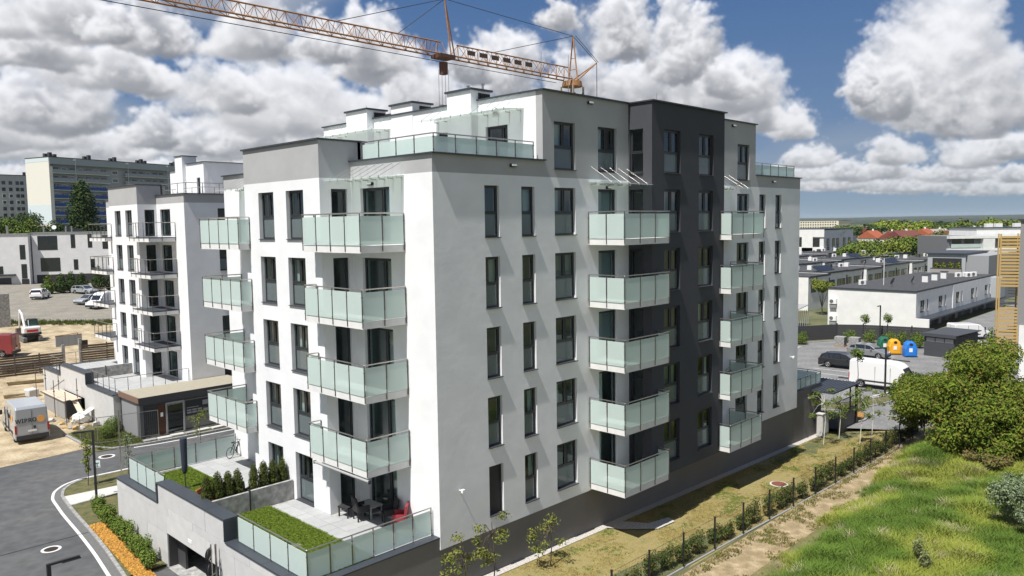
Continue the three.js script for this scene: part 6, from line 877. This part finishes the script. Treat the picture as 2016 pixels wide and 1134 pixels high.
{ // small houses with red roofs between the trees
  const roofR = [std([.19, .045, .03], .9), std([.32, .085, .035], .9), std([.14, .04, .032], .9), std([.30, .26, .22], .9)];
  for (let i = 0; i < 20; i++) {
    const u = i / 20, dist = rr(400, 560), az = lerp(-20.2, -12.5, u) * Math.PI / 180, x = -19 + Math.cos(az) * dist, z = 23 + Math.sin(az) * dist, t = thing('red_roof_house', ['small house with dark red roof', 'small house with bright orange red roof', 'small house with brownish red roof', 'small house with pale grey roof'][i % 4] + ` among the far trees, ${['first', 'second', 'third', 'fourth', 'fifth', 'sixth', 'seventh', 'eighth', 'ninth', 'tenth', 'eleventh', 'twelfth', 'thirteenth', 'fourteenth', 'fifteenth', 'sixteenth', 'seventeenth', 'eighteenth', 'nineteenth', 'twentieth'][i]} from left`, 'house', [x, -2, z], rr(-.4, .4), 'red roofed houses far right'), w = rr(10, 16), h = rr(4.5, 6);
    put('wall', [BB(-w / 2, w / 2, -2, h, -4.5, 4.5)], M.whiteFar, t); const r = prism([[-5.2, h - .2], [5.2, h - .2], [0, h + 3.6]], w + .8, 0).rotateY(Math.PI / 2); const rm = put('roof', [r], roofR[i % 4], t); put('chimney', [BB(1, 1.8, h + 2, h + 4.4, -.4, .4)], M.whiteFar, rm); for (const k of [-.3, .1, .4]) put('window', [BB(w * k - .6, w * k + .6, h - 2.6, h - 1.1, 4.5, 4.56)], M.frame, t);
  }
  const y = thing('yellow_building', 'flat yellow building between the dark trees', 'building', [263, -2, -63], -.5); y.scale.set(.55, .75, .55); put('wall', [BB(0, 14, -2, 6.4, -9, 0)], std([.62, .52, .1], .8), y); put('roof', [BB(-1, 15, 6.4, 7.2, -10, 1)], std([.62, .52, .1], .8), y); put('annex', [BB(15, 24, -2, 6.8, -8, 0)], std([.3, .34, .38], .8), y); put('shop_front', [BB(-14, 0, -2, 3.2, -8, 1)], M.whiteFar, y);
}
{ // tree belts: every tree by itself
  const belt = [[-19.6, 250, 9, 5, 'fresh'], [-18.9, 235, 9.5, 5, 'yellow'], [-18.4, 262, 8, 4, 'dark'], [-17.8, 240, 9, 5, 'fresh'], [-17.2, 258, 10, 5.4, 'fresh'], [-16.6, 242, 8.6, 4.6, 'dark'], [-16, 262, 9.5, 5, 'fresh'], [-15.4, 250, 8, 4.4, 'fresh'], [-14.8, 268, 9.2, 5, 'dark'], [-14.1, 255, 9.6, 5.4, 'dark'], [-13.4, 266, 9, 5, 'dark'], [-12.8, 258, 8, 5, 'dark'], [-20.6, 226, 8, 4.4, 'fresh'], [-19.2, 215, 6.5, 3.8, 'yellow'], [-18, 210, 6, 3.4, 'fresh'], [-13.9, 225, 7, 3.6, 'dark'], [-16.9, 214, 5.6, 3.2, 'fresh'], [-12.2, 246, 9, 5, 'dark']];
  belt.forEach(([a, d, h, R, c], i) => { const az = a * Math.PI / 180; tree('belt_tree', `${c === 'dark' ? 'dark' : c === 'yellow' ? 'light yellow' : 'mid'} green tree behind the terraces, ${['first', 'second', 'third', 'fourth', 'fifth', 'sixth', 'seventh', 'eighth', 'ninth', 'tenth', 'eleventh', 'twelfth', 'thirteenth', 'fourteenth', 'fifteenth', 'sixteenth', 'seventeenth', 'eighteenth'][i]} of the nearer belt`, [-19 + Math.cos(az) * d, -2, 23 + Math.sin(az) * d], { trunk: 3, r: .3, n: 3000, size: .8, shell: .4, cols: GREEN[c], blobs: clump(9, R * 1.25, h * .52, h * .68, .45) }, 'nearer tree belt'); });
  for (let i = 0; i < 34; i++) { const a = lerp(-22, -9.4, i / 33) + rr(-.15, .15), d = rr(500, 640), az = a * Math.PI / 180, R = rr(8, 12), h = rr(11, 16), c = ['fresh', 'dark', 'fresh', 'walnut'][i % 4]; tree('far_tree', `round ${['light', 'dark', 'mid', 'olive'][i % 4]} green tree in the far belt below the hills, number ${i + 1} from left`.replace(/number (\d+)/, (_, n) => 'place ' + ['one', 'two', 'three', 'four', 'five', 'six', 'seven', 'eight', 'nine', 'ten', 'eleven', 'twelve', 'thirteen', 'fourteen', 'fifteen', 'sixteen', 'seventeen', 'eighteen', 'nineteen', 'twenty', 'twenty-one', 'twenty-two', 'twenty-three', 'twenty-four', 'twenty-five', 'twenty-six', 'twenty-seven', 'twenty-eight', 'twenty-nine', 'thirty', 'thirty-one', 'thirty-two', 'thirty-three', 'thirty-four'][n - 1]), [-19 + Math.cos(az) * d, -2, 23 + Math.sin(az) * d], { trunk: 4, r: .5, n: 900, size: 2.0, shell: .4, cols: GREEN[c], blobs: clump(6, R, h * .42, h * .55, .5) }, 'far tree belt'); }
}
{ // wooded hills along the horizon, and a wood on the plain before them
  const ridge = (name, d, h0, seedv, col, a0, a1) => { const pts = [], n = 160; for (let r = 0; r < 2; r++) ; const pos = []; const P = (i, k) => { const a = lerp(a0, a1, i / n) * Math.PI / 180, dd = d + k * 500, hh = k === 0 ? -40 : k === 1 ? h0 * (.75 + .5 * fbm(i * .05, seedv, 1.5, 4)) * .5 : k === 2 ? h0 * (.8 + .75 * fbm(i * .045, seedv, 2.5, 5)) : -40; return [-19 + Math.cos(a) * dd, hh, 23 + Math.sin(a) * dd]; }; for (let i = 0; i < n; i++) for (let k = 0; k < 3; k++) pos.push(...P(i, k), ...P(i + 1, k), ...P(i + 1, k + 1), ...P(i, k), ...P(i + 1, k + 1), ...P(i, k + 1)); const g = new THREE.BufferGeometry(); g.setAttribute('position', new THREE.Float32BufferAttribute(pos, 3)); g.computeVertexNormals(); struct(name, [g], col); };
  const wood = std([.042, .062, .03], 1, { map: withRepeat(mottleStrong, 90), bumpMap: withRepeat(bumpFine, 60), bumpScale: 4 });
  ridge('hills', 4200, 26, 3.3, wood, -100, 20); ridge('hills', 2600, 7, 8.3, wood, -100, 20); ridge('hills', 1500, 2.5, 5.1, wood, -60, 20);
}
{ // the yellow steel stair tower and the grey building at the right edge
  const t = thing('yellow_stair_tower', 'tall yellow louvred steel stair tower at the right edge', 'stair tower', [75.4, -2, 2.0], .35), ye = std([.46, .315, .115], .6);
  for (const [x, z] of [[0, 0], [0, 1.75], [1.6, 0], [1.6, 1.75]]) put('post', [BB(x - .07, x + .07, 0, 13.2, z - .07, z + .07)], ye, t);
  for (let k = 0; k < 37; k++) { if (k > 14 && k < 21) continue; put('louvre', [BB(-.06, .0, .5 + k * .34, .72 + k * .34, .07, 1.68)], ye, t); put('louvre', [BB(.07, 1.53, .5 + k * .34, .72 + k * .34, 1.72, 1.78)], ye, t); } for (let k = 0; k < 4; k++) put('landing', [BB(0, 1.6, 2.8 + k * 3, 2.9 + k * 3, .05, 1.7)], M.railDark, t); for (let k = 0; k < 40; k++) put('step', [BB(.1 + (k % 10) * .14, .3 + (k % 10) * .14, .2 + k * .29, .24 + k * .29, .9, 1.6)], M.railDark, t);
  const b = thing('grey_white_building', 'grey over white building wall cut off by the right edge', 'building', [63, 0, 6.25]); put('upper_wall', [BB(0, 16, 3.2, 12.6, 0, 12)], std([.23, .225, .22], .9), b); put('lower_wall', [BB(-.1, 16, -3, 3.2, .2, 12)], M.whiteFar, b); put('coping', [BB(-.15, 16, 12.6, 12.75, -.15, 12)], M.coping, b);
  const p = thing('raised_planter', 'dark planter with a young tree beside the right edge wall', 'planter', [66.5, -2, 3.6]); put('box', [B(2.4, .9, 1.4, 0, .45, 0)], M.coping, p); put('rail', [bar(V(-1.2, 1.5, -.6), V(1.2, 1.5, -.6), .03)], M.black, p);
  tree('planter_tree', 'thin young tree growing from the dark planter', [66.8, -1.2, 3.4], { trunk: 2.6, r: .03, n: 300, size: .22, cols: GREEN.fresh, nl: 3, blobs: [[0, 2.4, 0, .45, .8, .45], [0, 3.2, 0, .3, .5, .3]] });
}

scene.fog = new THREE.FogExp2(new THREE.Color().setRGB(.62, .70, .78), .00005);
// ---------- tower crane behind the block ----------
{
  const D = V(39.6, 0, -26.3), jy = 27.0, ye = std([.42, .2, .075], .6, { map: withRepeat(mottleStrong, 2.4) }), wire = std(.04, .6), t = thing('tower_crane', 'orange tower crane with long lattice jib above the roofs', 'crane', [D.x, -2, D.z]);
  const top = jy + 2 - .4; // local height of the jib's foot
  const rod = (n, a, b, r, par, m = ye) => put(n, [bar(a, b, r, 5)], m, par);
  // mast
  const mast = put('mast', [[-.75, -.75], [.75, -.75], [-.75, .75], [.75, .75]].map(([x, z]) => BB(x - .07, x + .07, 0, top - .6, z - .07, z + .07)), std([.3, .26, .2], .7), t);
  for (let y = 14; y < top - 2; y += 1.5) for (const [a, b] of [[[-.75, .75], [.75, .75]], [[-.75, -.75], [-.75, .75]]]) { rod('mast_brace', V(a[0], y, a[1]), V(b[0], y + 1.5, b[1]), .035, mast); rod('mast_brace', V(b[0], y, b[1]), V(a[0], y + 1.5, a[1]), .035, mast); }
  put('mast_panel', [BB(-.6, .6, top - 5.5, top - 2.6, .7, .72)], std([.32, .29, .25], .7), mast);
  put('slewing_ring', [CY(.9, 1.0, .5, 0, top - .35, 0, 16)], ye, t);
  // jib: runs to the left and towards the viewer; triangular lattice
  const dir = V(-.83, 0.0, .02 - .0).normalize(); const end = V(-54, 0, .2); dir.copy(end).normalize(); const L = 54, side = V(-dir.z, 0, dir.x), n = 48;
  const at = (s, k, up) => V(0, top, 0).addScaledVector(dir, s * L + .6).addScaledVector(side, k * lerp(.55, .42, s)).add(V(0, up * lerp(1.15, .78, s) + s * .2, 0));
  const jib = put('jib', [bar(at(0, 1, 0), at(1, 1, 0), .07, 6, .06), bar(at(0, -1, 0), at(1, -1, 0), .07, 6, .06), bar(at(0, 0, 1), at(.262, 0, 1), .06, 6), bar(at(.295, 0, 1), at(1, 0, 1), .06, 6)], ye, t);
  for (let i = 0; i < n; i++) { const s0 = i / n, s1 = (i + 1) / n, m = (s0 + s1) / 2; if (s0 > .255 && s1 < .3) continue; for (const k of [1, -1]) { rod('brace', at(s0, k, 0), at(m, 0, 1), .024, jib); rod('brace', at(m, 0, 1), at(s1, k, 0), .024, jib); } rod('brace', at(s0, 1, 0), at(s1, -1, 0), .022, jib); rod('brace', at(s0, 0, 1), at(s0, (i % 2) * 2 - 1, 0), .022, jib); }
  put('name_board', [0, 1, 2, 3, 4, 5].map((i) => { const a = at(.1 + i * .026, -.6, .35), b = at(.116 + i * .026, -.6, .7); return BB(Math.min(a.x, b.x), Math.max(a.x, b.x), a.y, b.y, a.z - .03, a.z + .03); }), std([.1, .06, .04], .7), jib);
  // king post over the mast, props, tie ropes
  const apex = V(.55, top + 4.3, -.3), p2 = at(.285, 0, 1).add(V(0, 3.5, 0));
  put('king_post', [bar(V(.2, top, .5), apex, .07), bar(V(.2, top, -.6), apex, .07), ...[1, 2, 3].map((i) => bar(V(.2, top, .5).lerp(apex, i / 4), V(.2, top, -.6).lerp(apex, i / 4), .035))], ye, t);
  put('jib_strut', [bar(at(.258, 1, .1), p2, .06), bar(at(.283, -1, .1), p2, .06)], ye, t);
  const tail = V(1.9, top + 1.7, 1.5); put('tail_strut', [bar(V(.3, top, .4), tail, .06), bar(V(.3, top, -.4), tail, .06), bar(V(.75, top - 1, -.3), V(1.6, top - 6.4, 1.1), .06)], ye, t);
  put('tail_rope', [bar(apex, tail, .03), bar(apex.clone().add(V(0, 0, .3)), tail.clone().add(V(0, 0, .2)), .03), bar(tail, V(1.9, 10, 1.5), .035)], wire, t);
  for (const [a, b] of [[apex, p2], [apex, at(.185, 0, 1)], [p2, at(.475, 0, 1.05)], [p2, at(.375, 0, 1)], [at(.02, 1, -.3), at(1, 1, -.6)]]) rod('tie_rope', a, b, .028, t, wire);
  // trolley and hook
  const tr = at(.29, 0, -.1), tl = put('trolley', [B(1.6, .3, 1.2, tr.x, tr.y, tr.z), B(.5, 1.0, .5, tr.x, tr.y - .9, tr.z)], std([.12, .05, .03], .7), t);
  for (const [a, b] of [[-.35, -.2], [.35, -.2], [-.35, .2], [.35, .2]]) rod('hoist_rope', V(tr.x + a, tr.y - 1, tr.z + b), V(tr.x + a, tr.y - 3.9, tr.z + b), .015, tl, wire);
  put('hook_block', [new RoundedBoxGeometry(1.0, .95, .45, 2, .15).translate(tr.x, tr.y - 4.3, tr.z), CY(.09, .09, .8, tr.x, tr.y - 5.1, tr.z)], std([.1, .035, .025], .7), tl);
}
renderer.render(scene, camera);
